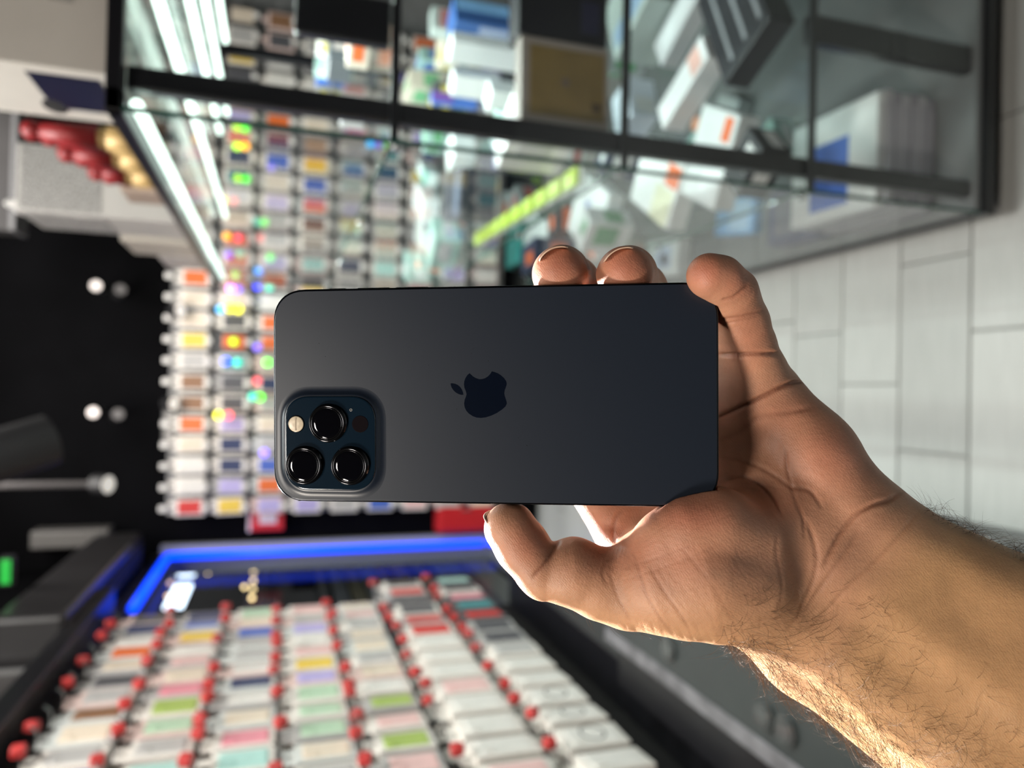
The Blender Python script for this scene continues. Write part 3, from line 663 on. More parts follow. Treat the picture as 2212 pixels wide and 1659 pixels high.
cols = [['dark grey', 'navy', 'blue', 'orange', 'lime green', 'dark grey', 'pale grey', 'brown', 'cream', 'pale grey', 'blue', 'cream', 'pink', 'white'],
        ['navy', 'blue', 'yellow', 'peach', 'yellow', 'cream', 'pink', 'lime green', 'pale green', 'mint green', 'mint green', 'pale grey', 'blue', 'white'],
        ['pale green', 'pink', 'blue', 'mint green', 'pale grey', 'white', 'navy', 'white', 'pink', 'pink', 'mint green', 'pale grey', 'cream', 'white'],
        ['lilac', 'pale pink', 'lilac', 'lilac', 'white', 'yellow', 'lilac', 'pale green', 'pale green', 'pale green', 'dark grey', 'pale grey', 'pale grey', 'white'],
        ['cream', 'peach', 'brown', 'dark grey', 'lime green', 'pale grey', 'brown', 'peach', 'lime green', 'pale pink', 'lime green', 'lilac', 'pale grey', 'white'],
        ['peach', 'red', 'dark grey', 'dark grey', 'red', 'red', 'white', 'white', 'white', 'white', 'white', 'white', 'white', 'white'],
        ['mint green', 'dark grey', 'pink', 'teal', 'red', 'red', 'pale green', 'white', 'white', 'white', 'white', 'white', 'white', 'white']]
pos3 = ['back', 'middle', 'front']
nl = 0
for ri, z in enumerate(rz_l):
    thick = ri >= 5
    step = 0.109 if not thick else 0.118
    for ci in range(13 if ri < 5 else 14):
        y = (2.98 if thick else 2.76) - ci * step
        if y < 1.42: continue
        hk = put('hook', hookl, None, lw, (0.02, y, z))
        if random.random() < .8: rt_ = put('red_tag', rtl, None, hk, (random.uniform(-.012, .004), random.uniform(-.008, .008), random.uniform(-.01, .006))); rt_.rotation_euler = (random.uniform(-.6, .6), 0, random.uniform(-.3, .3))
        base = cols[ri][ci]
        NK = 3 if (ci >= 6 and not thick) else 2
        for k in range(NK):
            case = base if random.random() < .6 else random.choice(['white', 'cream', 'pale grey', 'pale pink', base])
            if ri >= 5 and base != 'white': case = base if random.random() < .5 else 'dark grey'
            card = random.choice(['white', 'white', 'rose', 'clear', 'grey']) if ri < 5 else ('white' if base == 'white' else random.choice(['dark', 'grey', 'white']))
            lab = '%s case in %s pack, %s row, %s hook from far end, %s, left wall' % (case, card, rowword[ri], ORD[ci], pos3[k] if NK == 3 else pos3[k * 2])
            xx = XL + 0.045 + k * (0.0275 if NK == 3 else (0.046 if thick else 0.04)) + (0 if NK == 3 else .012) + random.uniform(-.002, .002)
            pack('case_pack', (xx, y, z - 0.01), math.pi / 2 + random.uniform(-.1, .1), card, case, lab, 'phone cases on the left wall', PKW if thick else PKL, PIW if thick else PIL)
            nl += 1
            if ri == 6 and k == NK - 1 and ci in (10, 11, 12):
                pk_o = LASTP[0]; put('ring_mark', ring_me, None, pk_o, (0.006, -0.0212, -0.1)); put('ring_mark', ring2_me, None, pk_o, (-0.022, -0.0212, -0.055))
print('left packs', nl)
# small cartoonless paper strip with black loops printed, seen on two white packs low on the left wall
# ------------------------------------------------------------------ fascia, speaker box and window on the left wall
ft = empty('wall_fascia', (XL, 0, 2.06), 0, 'dark grey fascia board running above the left wall of cases', 'fascia')
box('board', (0.0, 1.3, 0.0), (0.05, 2.5, 0.78), mat('fascia_grey', (0.035, 0.031, 0.03), 0.5, var=0.1), ft, 0.004)
box('edge_strip', (0.0, 2.5, 0.05), (0.06, 2.515, 0.78), mat('edge_aluminium', (0.25, 0.25, 0.25), 0.3, metal=0.6), ft)
box('valance', (0.0, 1.2, -0.06), (0.16, 3.015, 0.0), darkb, ft, 0.003)
ac = empty('air_curtain', (XL + 0.1, 2.56, 2.05), 0, 'long black air curtain box mounted above the blue lit window', 'appliance')
box('housing', (-0.08, 0, 0), (0.10, 1.35, 0.2), mat('black_plastic', (0.02, 0.019, 0.02), 0.3), ac, 0.02, 3)
box('outlet_slot', (-0.02, 0.05, -0.006), (0.06, 1.3, 0.002), mat('slot_black', (0.003, 0.003, 0.003), 0.8), ac)
# window with the blue neon surround
win = empty('shop_window', (XL + 0.02, 0, 0), 0, 'tall clear shop window on the left outlined by a blue neon tube', 'window')
wf = mat('window_frame_grey', (0.25, 0.25, 0.26), 0.35, metal=0.3)
box('window_frame', (-0.05, 3.96, 0.28), (0.03, 4.07, 2.0), wf, win, 0.004)
box('window_frame', (-0.05, 3.02, 1.97), (0.03, 4.07, 2.03), mat('frame_black', (0.02, 0.02, 0.02), 0.4), win, 0.004)
box('window_frame', (-0.05, 3.02, 0.24), (0.03, 4.07, 0.30), wf, win, 0.004)
box('window_pane', (-0.02, 3.02, 0.30), (-0.012, 3.96, 1.97), glass_mat('window_glass', (0.92, 0.95, 0.96), 0.12), win)
neon = mat('blue_neon', (0.0, 0.05, 1.0), 0.4, emit=2.6)
bm = bmesh.new(); tube(bm, [(0.05, 3.04, 1.945), (0.05, 3.93, 1.945), (0.05, 3.93, 0.36)], 0.019, 12); tube(bm, [(0.05, 3.93, 0.335), (0.05, 3.93, 0.285)], 0.017, 12); put('neon_tube', mesh('neon_tube', bm, True), neon, win)
# outside the window: the mall passage
tag(box('wall_outer', (-6.0, YF, -0.01), (-5.9, 6.0, 3.6), mat('mall_wall_brown', (0.11, 0.10, 0.095), 0.6, var=0.3, scale=1.0)), kind=S)
tag(box('wall_end', (-5.9, 6.8, -0.01), (-0.9, 6.9, 3.6), mat('mall_wall_grey', (0.2, 0.2, 0.21), 0.6, var=0.3, scale=1.0)), kind=S)
def outside(px, py, x): return atX(px, py, x)
warm = mat('warm_lamp_glow', (1.0, 0.72, 0.35), 0.4, emit=5); cool = mat('cool_lamp_glow', (0.75, 0.86, 1.0), 0.4, emit=4)
X0 = -1.4
def lampstr(name, pts, r, m_, lab, cat='lamp', parts=True):
    P3 = [Vector(outside(a, b_, X0)) for a, b_ in pts]; e = empty(name, P3[0], 0, lab, cat)
    for q in P3:
        bm = bmesh.new(); s_ = bmesh.ops.create_uvsphere(bm, u_segments=16, v_segments=10, radius=r); bmesh.ops.translate(bm, vec=q - P3[0], verts=s_['verts']); put('lamp_globe', mesh('lamp_globe', bm, True), m_, e)
    bm = bmesh.new(); tube(bm, [q - P3[0] for q in P3], 0.005, 6); cyl(bm, (0, 0, 0), (0, 0, 3.0 - P3[0].z), 0.005, n=6); put('lamp_rail', mesh('lamp_rail', bm), darkb, e)
    return e
ZM = 3.0
tag(box('ceiling', (-6, YF, ZM), (-1.02, 6.8, ZM + .1), mat('mall_ceiling', (.15, .15, .15), .7)), kind=S)
lampstr('globe_lamp', [(548, 1215), (548, 1235), (547, 1255), (546, 1273), (544, 1292)], 0.014, warm, 'row of five warm globe lamps seen through the window')
lampstr('globe_lamp', [(522, 1210), (528, 1268)], 0.013, warm, 'pair of warm globe lamps left of the row of five')
lampstr('globe_lamp', [(455, 1208), (452, 1222), (449, 1236)], 0.016, warm, 'cluster of three warm globe lamps high in the passage')
lampstr('globe_lamp', [(380, 1218), (375, 1238), (368, 1260), (362, 1288)], 0.014, mat('amber_lamp_glow', (1.0, 0.62, 0.3), 0.4, emit=2.5), 'string of four amber globe lamps nearest the neon corner')
for (a, b_, c_, d_, nm) in ((403, 1204, 420, 1240, 'upper cool white light panel outside the window'), (378, 1262, 395, 1308, 'lower cool white light panel outside the window')):
    p, q = outside(a, b_, X0), outside(c_, d_, X0); e = empty('shop_light', p, 0, nm, 'light')
    box('diffuser', (-0.02, min(0, q[1] - p[1]), q[2] - p[2]), (0.0, max(0, q[1] - p[1]), 0), cool, e, 0.004); box('hanger', (-.03, 0, 0), (-.025, .005, 3.0 - p[2]), darkb, e); box('light_frame', (-0.06, min(0, q[1] - p[1]), q[2] - p[2]), (-0.02, max(0, q[1] - p[1]), 0), darkb, e)
# passage shelving seen as level bands
rack = empty('passage_rack', outside(900, 1240, -1.4), 0, 'tall open rack of grey, yellow and white boards outside the window', 'rack')
rl = rack.location
for (v0, v1, c_) in ((575, 600, (.12, .12, .13)), (690, 700, (.3, .3, .3)), (712, 740, (.42, .44, .46)), (748, 775, (.5, .45, .3)), (782, 815, (.5, .53, .55)), (820, 840, (.65, .45, .15)), (855, 886, (.68, .5, .2)), (905, 935, (.45, .42, .3)), (950, 1010, (.62, .72, .75)), (1015, 1070, (.4, .4, .5)), (1072, 1100, (.78, .76, .82))):
    za = outside(v0, 1240, -1.4)[2]; zb = outside(v1, 1240, -1.4)[2]
    box('board', (-0.2, -1.5, zb - rl[2]), (0.0, .78, za - rl[2]), mat('board_%d' % v0, c_, 0.5, var=0.15, scale=3), rack, 0.004)
for yy in (-1.45, -.3, .7):
    box('upright', (-0.25, yy, -rl[2] + 0.0), (-0.2, yy + 0.05, 0.9), dark, rack)
area('passage_light', (-1.15, 3.6, 2.9), (-1.5, 5.0, 1.0), 0.15, 1.5, 30, (1.0, 0.96, 0.9))
# red signs at the far left corner
p = atY(578, 1117, 4.03); sg_ = empty('wall_sign', p, 0, 'square red sign with a white centre on the black pillar', 'sign')
box('sign_board', (-0.065, -0.02, -0.08), (0.065, 0.04, 0.08), mat('sign_red', (0.6, 0.02, 0.03), 0.4), sg_, 0.003)
box('sign_panel', (-0.03, -0.025, -0.045), (0.03, -0.018, 0.04), mat('sign_white', (0.75, 0.65, 0.68), 0.4), sg_, 0.002)
box('sign_edge', (-0.07, -0.018, 0.08), (0.07, 0.03, 0.095), mat('sign_white', (0.75, 0.65, 0.68), 0.4), sg_, 0.002)
p = atY(1000, 1119, 4.0); fx = empty('fire_box', p, 0, 'red cabinet low on the back wall beside the neon tube', 'cabinet')
box('cabinet_body', (-0.07, -0.04, -0.17), (0.065, 0.07, 0.15), mat('cabinet_red', (0.5, 0.015, 0.02), 0.35), fx, 0.006)
box('cabinet_door', (-0.06, -0.05, -0.155), (0.07, -0.038, 0.135), mat('cabinet_red', (0.5, 0.015, 0.02), 0.35), fx, 0.004)
box('door_handle', (0.05, -0.058, -0.03), (0.06, -0.05, 0.02), wire, fx, 0.001)
tag(box('trim_3', (-0.86, 4.02, 0), (-0.80, YB, 1.99), mat('pilaster_grey', (0.35, 0.35, 0.37), 0.4)), kind=S)

# ------------------------------------------------------------------ black counter along the left wall
ct = empty('low_counter', (-0.62, 1.2, 0), 0, 'black low counter with a grey-green top and silver edge, lower left', 'counter')
box('cabinet_body', (-0.14, -1.2, 0.0), (0.36, 0.58, 0.58), darkb, ct, 0.004)
box('counter_top', (0.0, -1.22, 0.58), (0.38, 0.62, 0.60), mat('counter_grey_green', (0.035, 0.042, 0.042), 0.35, var=0.1, scale=5), ct, 0.003)
box('edge_strip', (-0.035, -1.22, 0.575), (0.0, 0.62, 0.602), mat('brushed_edge', (0.22, 0.22, 0.235), 0.4, metal=0.5, var=0.35, scale=18), ct, 0.002)
box('kick_board', (-0.275, -1.2, 0.0), (-0.14, 1.8, 0.5), mat('kick_black', (0.006, 0.006, 0.008), 0.35), ct, 0.004)
for i, (a, b_) in enumerate(((1655, 1548), (1702, 1578), (1448, 1402))):
    p = atZ(a, b_, 0.60); bm = bmesh.new(); cyl(bm, (0, 0, 0), (0, 0, 0.008), 0.026, 0.026, 32)
    o = put('glass_coaster', mesh('glass_coaster', bm), mat('smoked_disc', (0.05, 0.055, 0.055), 0.08, coat=0.5), None, (p[0], p[1], 0.6))
    bm = bmesh.new(); cyl(bm, (0, 0, 0.008), (0, 0, 0.011), 0.021, 0.019, 32); put('disc_rim', mesh('disc_rim', bm), mat('smoked_disc', (0.05, 0.055, 0.055), 0.08), o)
    tag(o, ('round smoked disc left of its twin on the counter top', 'round smoked disc right of its twin on the counter top', 'lone round smoked disc at the far end of the counter top')[i], 'disc', 'smoked discs on the counter')

# ------------------------------------------------------------------ glass showcase on the right
CX0, CX1, CY0, CY1 = 0.385, 1.30, 1.15, 3.02
gl = glass_mat('showcase_glass', (0.975, 0.985, 0.982), 1.0); gshelf = glass_mat('shelf_glass', (0.94, 0.96, 0.955), 0.8)
ge = mat('glass_edge_green', (0.01, 0.06, 0.045), 0.15)
cs = empty('glass_showcase', ((CX0 + CX1) / 2, (CY0 + CY1) / 2, 0), 0, 'tall black-framed glass showcase with glass shelves along the right', 'showcase')
cx_, cy_ = (CX0 + CX1) / 2, (CY0 + CY1) / 2
def cb(nm, lo, hi, m_, bev=0.0): return box(nm, (lo[0] - cx_, lo[1] - cy_, lo[2]), (hi[0] - cx_, hi[1] - cy_, hi[2]), m_, cs, bev)
cb('base', (CX0, CY0, 0.055), (CX1, CY1, 0.085), darkb, 0.004); cb('plinth', (CX0 + .05, CY0 + .05, 0.0), (CX1 - .05, CY1 - .05, 0.056), darkb, 0.0)
cb('base_floor', (CX0 + .01, CY0 + .01, 0.085), (CX1 - .01, CY1 - .01, 0.10), mat('base_grey', (0.2, 0.205, 0.21), 0.25), 0.0)
cb('top_frame', (CX0 - .005, CY0 - .005, 1.668), (CX0 + .03, CY1, 1.69), darkb, 0.003)
cb('top_frame', (CX0 - .005, CY0 - .005, 1.668), (CX1, CY0 + .02, 1.69), darkb, 0.003)
cb('top_frame', (CX1 - .03, CY0, 1.668), (CX1, CY1, 1.69), darkb, 0.003)
cb('top_frame', (CX0, CY1 - .03, 1.668), (CX1, CY1, 1.69), darkb, 0.003)
cb('top_glass', (CX0 + .03, CY0 + .02, 1.674), (CX1 - .03, CY1 - .03, 1.682), gshelf)
cb('side_glass', (CX0, CY0 + .006, 0.10), (CX0 + .005, CY1, 1.668), gl)
cb('front_glass', (CX0, CY0, 0.10), (CX1, CY0 + .005, 1.668), gl)
cb('glass_edge', (CX0 - .002, CY0 - .002, 0.10), (CX0 + .004, CY0 + .004, 1.668), ge)
cb('post', (CX0 + .037, CY0 + .02, 0.10), (CX0 + .072, CY0 + .045, 1.668), darkb, 0.004)
cb('post', (CX0 + .295, CY0 + .02, 0.10), (CX0 + .35, CY0 + .045, .50), darkb, 0.004); cb('post', (CX0 + .158, CY0 + .02, 1.295), (CX0 + .23, CY0 + .045, 1.44), darkb, 0.004)
cb('post', (CX1 - .05, CY0 + .02, 0.10), (CX1 - .01, CY0 + .045, 1.668), darkb, 0.004)
cb('post', (CX0 + .01, CY1 - .05, 0.10), (CX0 + .04, CY1 - .02, 1.668), darkb, 0.004)
cb('post', (CX1 - .05, CY1 - .05, 0.10), (CX1 - .01, CY1 - .02, 1.668), darkb, 0.004)
SH = [1.291, 0.894, 0.506]
for z in SH:
    cb('shelf', (CX0 + .012, CY0 + .012, z - .008), (CX1 - .012, CY1 - .012, z), gshelf)
    cb('shelf_trim', (CX0 + .006, CY0 + .008, z - .011), (CX1 - .01, CY0 + .016, z + .003), darkb, 0.001)
    cb('shelf_edge', (CX0 + .008, CY0 + .012, z - .008), (CX0 + .0125, CY1 - .012, z), ge)
    for yy in (CY0 + .05, CY0 + .62, CY0 + 1.2, CY1 - .06):
        bm = bmesh.new(); cyl(bm, (0, 0, 0), (0.02, 0, 0), 0.008, 0.008, 14); o = put('shelf_pin', mesh('shelf_pin', bm, False), wire, cs, (CX0 + .002 - cx_, yy - cy_, z - .014))
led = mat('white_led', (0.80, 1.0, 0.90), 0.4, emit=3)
# LED tube under the top edge; the others built for its glass reflections
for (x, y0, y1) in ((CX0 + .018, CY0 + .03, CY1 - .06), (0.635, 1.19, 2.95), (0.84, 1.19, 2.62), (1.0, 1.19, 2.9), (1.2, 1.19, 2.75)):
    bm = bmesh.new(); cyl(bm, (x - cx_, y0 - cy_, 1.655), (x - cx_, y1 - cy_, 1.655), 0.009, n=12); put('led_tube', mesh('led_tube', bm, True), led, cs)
for x, e_ in ((CX0 + .05, 16), (0.84, 26)):
    a_ = area('showcase_led', (x, (CY0 + CY1) / 2, 1.645), (x + .03, (CY0 + CY1) / 2, 0), 0.02, 1.7, e_, (0.9, 1.0, 0.96)); a_.rotation_euler = (0, 0, 0)
# ---- goods inside and on top
def goods(name, label, cat, loc, size, rz=0.0, body=(.7, .7, .7), prints=(), bev=0.003, rough=0.4, group=None, emboss=None):
    """a carton: prints = (face, u0, v0, u1, v1, colour) on face 'f' front(-y) 'l' left(-x) 't' top, in 0..1"""
    wx, wy, wz = size; e = empty(name, loc, rz, label, cat, group)
    bm_ = mat('%s_%02d%02d%02d' % ('box', int(body[0] * 99), int(body[1] * 99), int(body[2] * 99)), body, rough, var=0.04, scale=12)
    box('carton', (-wx / 2, -wy / 2, 0), (wx / 2, wy / 2, wz), bm_, e, bev)
    for (fc, u0, v0, u1, v1, c_) in prints:
        m_ = mat('print_%02d%02d%02d' % (int(c_[0] * 99), int(c_[1] * 99), int(c_[2] * 99)), c_, 0.35, var=0.1, scale=20)
        t = 0.0012
        if fc == 'f': lo, hi = (-wx / 2 + u0 * wx, -wy / 2 - t, v0 * wz), (-wx / 2 + u1 * wx, -wy / 2 + t, v1 * wz)
        elif fc == 'l': lo, hi = (-wx / 2 - t, -wy / 2 + u0 * wy, v0 * wz), (-wx / 2 + t, -wy / 2 + u1 * wy, v1 * wz)
        else: lo, hi = (-wx / 2 + u0 * wx, -wy / 2 + v0 * wy, wz - t), (-wx / 2 + u1 * wx, -wy / 2 + v1 * wy, wz + t)
        box('printed_panel', lo, hi, m_, e)
    return e
W_, G_, K_, OR, YL, BL, LB = (.78, .8, .8), (.4, .42, .43), (.02, .02, .025), (.8, .16, .04), (.65, .6, .3), (.06, .16, .6), (.25, .5, .85)
def at_(px, py, z): p = atZ(px, py, z); return (p[0], p[1], z + 0.001)
def inside(p, sx, sy): return (min(max(p[0], CX0 + .02 + sx), CX1 - .03 - sx), min(max(p[1], CY0 + .055 + sy), CY1 - .06 - sy), p[2])
PLACED = []
def obb(p, s, r, q, t, u):
    def cor(c, z, a): return [(c[0] + math.cos(a) * x * (z[0] / 2 + .003) - math.sin(a) * y * (z[1] / 2 + .003), c[1] + math.sin(a) * x * (z[0] / 2 + .003) + math.cos(a) * y * (z[1] / 2 + .003)) for x, y in ((-1, -1), (1, -1), (1, 1), (-1, 1))]
    A, B = cor(p, s, r), cor(q, t, u)
    for a in (r, r + math.pi / 2, u, u + math.pi / 2):
        n_ = (math.cos(a), math.sin(a)); pa = [v[0] * n_[0] + v[1] * n_[1] for v in A]; pb = [v[0] * n_[0] + v[1] * n_[1] for v in B]
        if max(pa) < min(pb) or max(pb) < min(pa): return False
    return True
def gd(name, label, cat, px, py, z, size, rz=0.0, **k):
    p = at_(px, py, z); r_ = abs(math.cos(rz)), abs(math.sin(rz)); hx = (size[0] * r_[0] + size[1] * r_[1]) / 2; hy = (size[0] * r_[1] + size[1] * r_[0]) / 2
    p = inside(p, hx, hy); best = p; found = False
    for rad in [0, .02, .04, .06, .08, .1, .13, .16, .2, .25, .3, .4]:
        for a in range(12 if rad else 1):
            q = inside((p[0] + rad * math.cos(a * .5236), p[1] + rad * math.sin(a * .5236), p[2]), hx, hy)
            if not any(abs(z_ - q[2]) < .02 and obb(q, size, rz, q2, s2, r2) for (q2, s2, r2, z_) in PLACED): best = q; found = True; break
        if found: break
    if not found: print('no room for', label)
    PLACED.append((best, size, rz, best[2]))
    return goods(name, label, cat, best, size, rz, **k)
Z3, Z2, Z1, Z0 = 0.10, 0.506, 0.894, 1.291
GOODS = [
 # base level
 ('phone_box', 'flat light blue box lying near the side glass on the showcase floor', 1605, 470, Z3, (.11, .20, .03), -.15, LB, (('t', .1, .1, .9, .6, (.5, .7, .95)),)),
 ('headset_box', 'dark violet box with rounded grey screen print on the showcase floor', 1745, 465, Z3, (.15, .20, .05), -.05, (.08, .08, .16), (('t', .15, .15, .85, .85, (.2, .2, .24)), ('l', .1, .2, .9, .8, (.15, .14, .3)))),
 ('phone_box', 'white box with a small blue and pink picture on the showcase floor', 1455, 560, Z3, (.13, .24, .05), -.1, W_, (('t', .2, .2, .8, .7, (.55, .65, .85)), ('t', .3, .3, .6, .5, (.7, .35, .5)))),
 ('adapter_box', 'small grey box beside the light blue box on the showcase floor', 1640, 400, Z3, (.1, .14, .06), .3, G_, (('t', .1, .1, .6, .6, W_),)),
 # level 2
 ('tablet_box', 'white box with an orange corner label on the third shelf down', 1300, 500, Z2, (.20, .26, .05), -.55, W_, (('t', .0, .02, .28, .22, OR), ('t', .3, .35, .42, .5, (.3, .35, .6)), ('t', .55, .45, .68, .6, (.3, .35, .6)))),
 ('tablet_box', 'white box with a cream half and orange strip on the third shelf down', 1455, 420, Z2, (.17, .24, .05), -.55, W_, (('t', .0, .05, .5, .45, (.75, .75, .55)), ('t', .55, .02, .85, .3, OR))),
 ('router_box', 'broad white box at the front edge on the third shelf down', 1540, 372, Z2, (.2, .16, .05), -.5, (.72, .75, .76), (('t', .1, .1, .5, .5, (.8, .83, .85)), ('t', .7, .1, .95, .3, OR))),
 ('console', 'black slotted console tilted across the third shelf down', 1690, 250, Z2, (.26, .17, .06), .45, K_, (('t', .1, .1, .9, .16, (.25, .26, .28)), ('t', .1, .4, .9, .46, (.25, .26, .28)), ('t', .1, .7, .9, .76, (.25, .26, .28)))),
 ('white_gadget', 'white handset box leaning beside the black console', 1520, 190, Z2, (.07, .22, .06), .45, (.8, .8, .82), (('t', .1, .1, .9, .3, (.75, .45, .4)),)),
 ('grey_console', 'long pale grey gadget lying behind the black console', 1570, 130, Z2, (.08, .3, .05), .5, (.5, .5, .52), (('t', .2, .1, .8, .9, (.65, .66, .68)),)),
 ('clear_box', 'grey-green carton at the back of the third shelf down', 1440, 60, Z2, (.18, .2, .12), .4, (.45, .5, .48), (('f', .1, .1, .9, .9, (.55, .6, .58)), ('t', .1, .1, .4, .9, (.3, .4, .55)))),
 ('phone_box', 'bluish white carton against the front glass on the third shelf down', 1400, 240, Z2, (.12, .10, .08), .3, (.66, .72, .82), (('f', .1, .1, .5, .8, W_),)),
 # level 1
 ('gift_box', 'white diamond-shaped carton standing in the middle of the second shelf down', 1075, 190, Z1, (.06, .06, .13), .78, W_, ()),
 ('gift_box', 'white carton nearest the black post on the second shelf down', 1110, 215, Z1, (.06, .06, .07), .7, (.8, .84, .84), ()),
 ('gift_box', 'tall thin white carton beside the black and gold box', 1150, 130, Z1, (.035, .06, .2), .5, (.76, .79, .82), ()),
 ('blue_carton', 'bright blue carton at the rear of the second shelf down', 1105, 70, Z1, (.09, .08, .16), .5, (.04, .11, .32), (('f', .5, .1, .95, .95, LB), ('l', .1, .1, .9, .6, (.3, .35, .5)))),
 ('blue_carton', 'narrow violet and blue carton near the front of the second shelf down', 1030, 225, Z1, (.03, .03, .14), .1, (.08, .2, .65), (('f', 0, .55, 1, 1, (.25, .12, .5)),)),
 ('cable_pack', 'red and grey round cable pack on the second shelf down', 1010, 60, Z1, (.08, .05, .12), .2, (.45, .5, .48), (('f', .1, .5, .9, .8, (.5, .2, .2)),)),
 ('speaker_box', 'black navy speaker box by the side glass on the second shelf down', 1050, 430, Z1, (.14, .22, .10), -.2, (.025, .03, .045), (('l', .1, .1, .9, .3, (.12, .15, .25)), ('t', .1, .1, .9, .3, (.1, .13, .2)))),
 ('tube_pack', 'white tube pack with a green foot lying on the second shelf down', 925, 390, Z1, (.05, .22, .045), -.5, (.7, .8, .79), (('t', .0, .0, 1, .3, (.12, .5, .38)),)),
 ('white_carton', 'rounded white carton behind the navy speaker box', 1020, 330, Z1, (.1, .1, .07), .3, (.74, .8, .8), ()),
 ('teal_box', 'teal and black flat box low by the side glass', 1030, 592, Z2, (.16, .16, .05), .0, (.05, .4, .38), (('l', 0, 0, 1, .5, K_),)),
 ('white_carton', 'white flat carton right of the teal box', 1110, 575, Z2, (.2, .3, .04), -.4, (.66, .7, .7), (('t', .2, .2, .4, .4, (.4, .42, .45)),)),
 ('sleeve_box', 'white sleeve box with a violet stripe at the far end of the second shelf down', 870, 520, Z1, (.10, .26, .06), -.5, (.68, .72, .74), (('l', .0, .1, 1, .5, (.3, .25, .6)), ('t', .1, .1, .9, .3, (.6, .55, .45)))),
 ('sleeve_box', 'grey sleeve box behind the violet striped one', 900, 470, Z1, (.10, .24, .05), -.5, (.5, .52, .52), (('t', .1, .1, .9, .8, (.62, .64, .62)),)),
 # level 0
 ('tool_pack', 'blue handled tool pack lying on the top shelf', 660, 130, Z0, (.06, .12, .05), .6, (.05, .13, .42), (('t', .2, .3, .8, .9, (.6, .6, .5)),)),
 ('camera_mount', 'dark grey mount with a pale knob on the top shelf', 760, 130, Z0, (.09, .08, .06), .4, (.09, .1, .11), (('f', .35, .2, .6, .8, (.5, .45, .42)),)),
 ('tool_pack', 'small grey and white carton near the corner on the top shelf', 790, 245, Z0, (.05, .05, .05), .2, (.4, .4, .4), ()),
]
for i in range(7):      # the stack of flat white boxes nearest the front glass; their shaded fronts coloured in as greys
    q_ = (0.535 + .003 * (i % 2), 1.395 - .002 * (i % 3), .101 + i * .0225); PLACED.append((q_, (.245, .27, .022), .02, .101))
    goods('flat_box', 'flat grey-white box, %s from the bottom of the stack on the showcase floor' % ORD[i] if i < 6 else 'flat white box with a blue picture topping the stack on the showcase floor', 'box', q_, (.245, .27, .021), .02 * (i % 3 - 1),
          body=((.5, .5, .53) if i % 2 else (.33, .32, .36)) if i < 6 else (.78, .8, .8), prints=(('f', .1, .2, .9, .8, (.42, .41, .46)),) if i < 6 else (('t', .1, .30, .72, .75, BL), ('f', .1, .2, .9, .8, (.6, .6, .62))), group='flat boxes stacked on the showcase floor')
q_ = (.548, 1.235, .895); PLACED.append((q_, (.15, .035, .165), .0, .895))
e = goods('tablet_box', 'upright grey box with a dull gold panel against the front glass', 'box', q_, (.15, .035, .168), .03, body=(.26, .23, .21), prints=(('f', .08, .06, .90, .90, (.19, .135, .05)), ('f', .2, .10, .3, .2, (.07, .05, .03))))
bm = bmesh.new(); cyl(bm, (.0, -.0195, .085), (.0, -.0185, .085), .008, n=20); put('round_mark', mesh('round_mark', bm), mat('mark_brown', (.14, .11, .09), .4), e)
q_ = (.725, 1.26, .895); PLACED.append((q_, (.19, .06, .17), .0, .895))
goods('laptop_box', 'large plain black box beside the gold panelled one behind the front glass', 'box', q_, (.19, .06, .17), .0, body=(.008, .008, .012), prints=(('f', .1, .1, .4, .3, (.02, .02, .05)),))
for nm, lab, px, py, z, size, rz, bc, pr in GOODS:
    cat = 'game console' if nm == 'console' else ('carton' if 'carton' in nm or 'pack' in nm else 'box')
    gd(nm, lab, cat, px, py, z, size, rz, body=bc, prints=pr)
# more cartons filling the shelves towards the far end
FC = [('white', W_), ('pale grey', (.42, .44, .45)), ('dark grey', (.1, .105, .11)), ('black', K_), ('cream', (.62, .56, .47)), ('navy', (.03, .04, .09)), ('mint', (.4, .6, .55))]
FP = [('orange', OR), ('blue', (.1, .2, .55)), ('red', (.5, .06, .05)), ('silver', (.55, .56, .58)), ('violet', (.3, .25, .6)), ('yellow', (.6, .5, .1)), ('green', (.15, .4, .2)), ('white', (.8, .8, .8))]
SHN = {Z3: 'the showcase floor', Z2: 'the third shelf down', Z1: 'the second shelf down', Z0: 'the top shelf'}
rs = random.Random(21); seen = set()
for z, pts in ((Z1, ((880, 330), (900, 570), (930, 520), (985, 540), (960, 300), (900, 420), (860, 250), (1180, 330), (1230, 300), (950, 150), (900, 60), (930, 230), (985, 120), (1140, 290), (880, 180))),
               (Z2, ((1190, 540), (1100, 500), (1150, 450), (1230, 560), (1350, 560), (1380, 350), (1600, 60), (1650, 40), (1480, 60), (1400, 120), (1250, 330))),
               (Z3, ((1250, 560), (1330, 590), (1380, 540), (1520, 330), (1600, 240), (1560, 420), (1700, 330))), (Z0, ((700, 250), (640, 180), (720, 60), (800, 100)))):
    for (a, b_) in pts:
        while True:
            c1 = rs.choice(FC); c2 = rs.choice(FP)
            if (c1[0], c2[0], z) not in seen and c1[0] != c2[0]: seen.add((c1[0], c2[0], z)); break
        sz = (rs.uniform(.06, .12), rs.uniform(.07, .15), rs.uniform(.04, .15) if z > .2 else rs.uniform(.04, .08)) if z < 1 else (rs.uniform(.04, .07), rs.uniform(.05, .08), rs.uniform(.03, .06))
        gd('carton', '%s carton with a %s label on %s' % (c1[0], c2[0], SHN[z]), 'carton', a, b_, z, sz, rs.choice([-.5, -.3, 0, .1, .4, .7]), body=c1[1], prints=(('f', .15, .2, .85, .6, c2[1]), ('t', .2, .15, .6, .6, c2[1]), ('l', .1, .3, .7, .8, c2[1])))
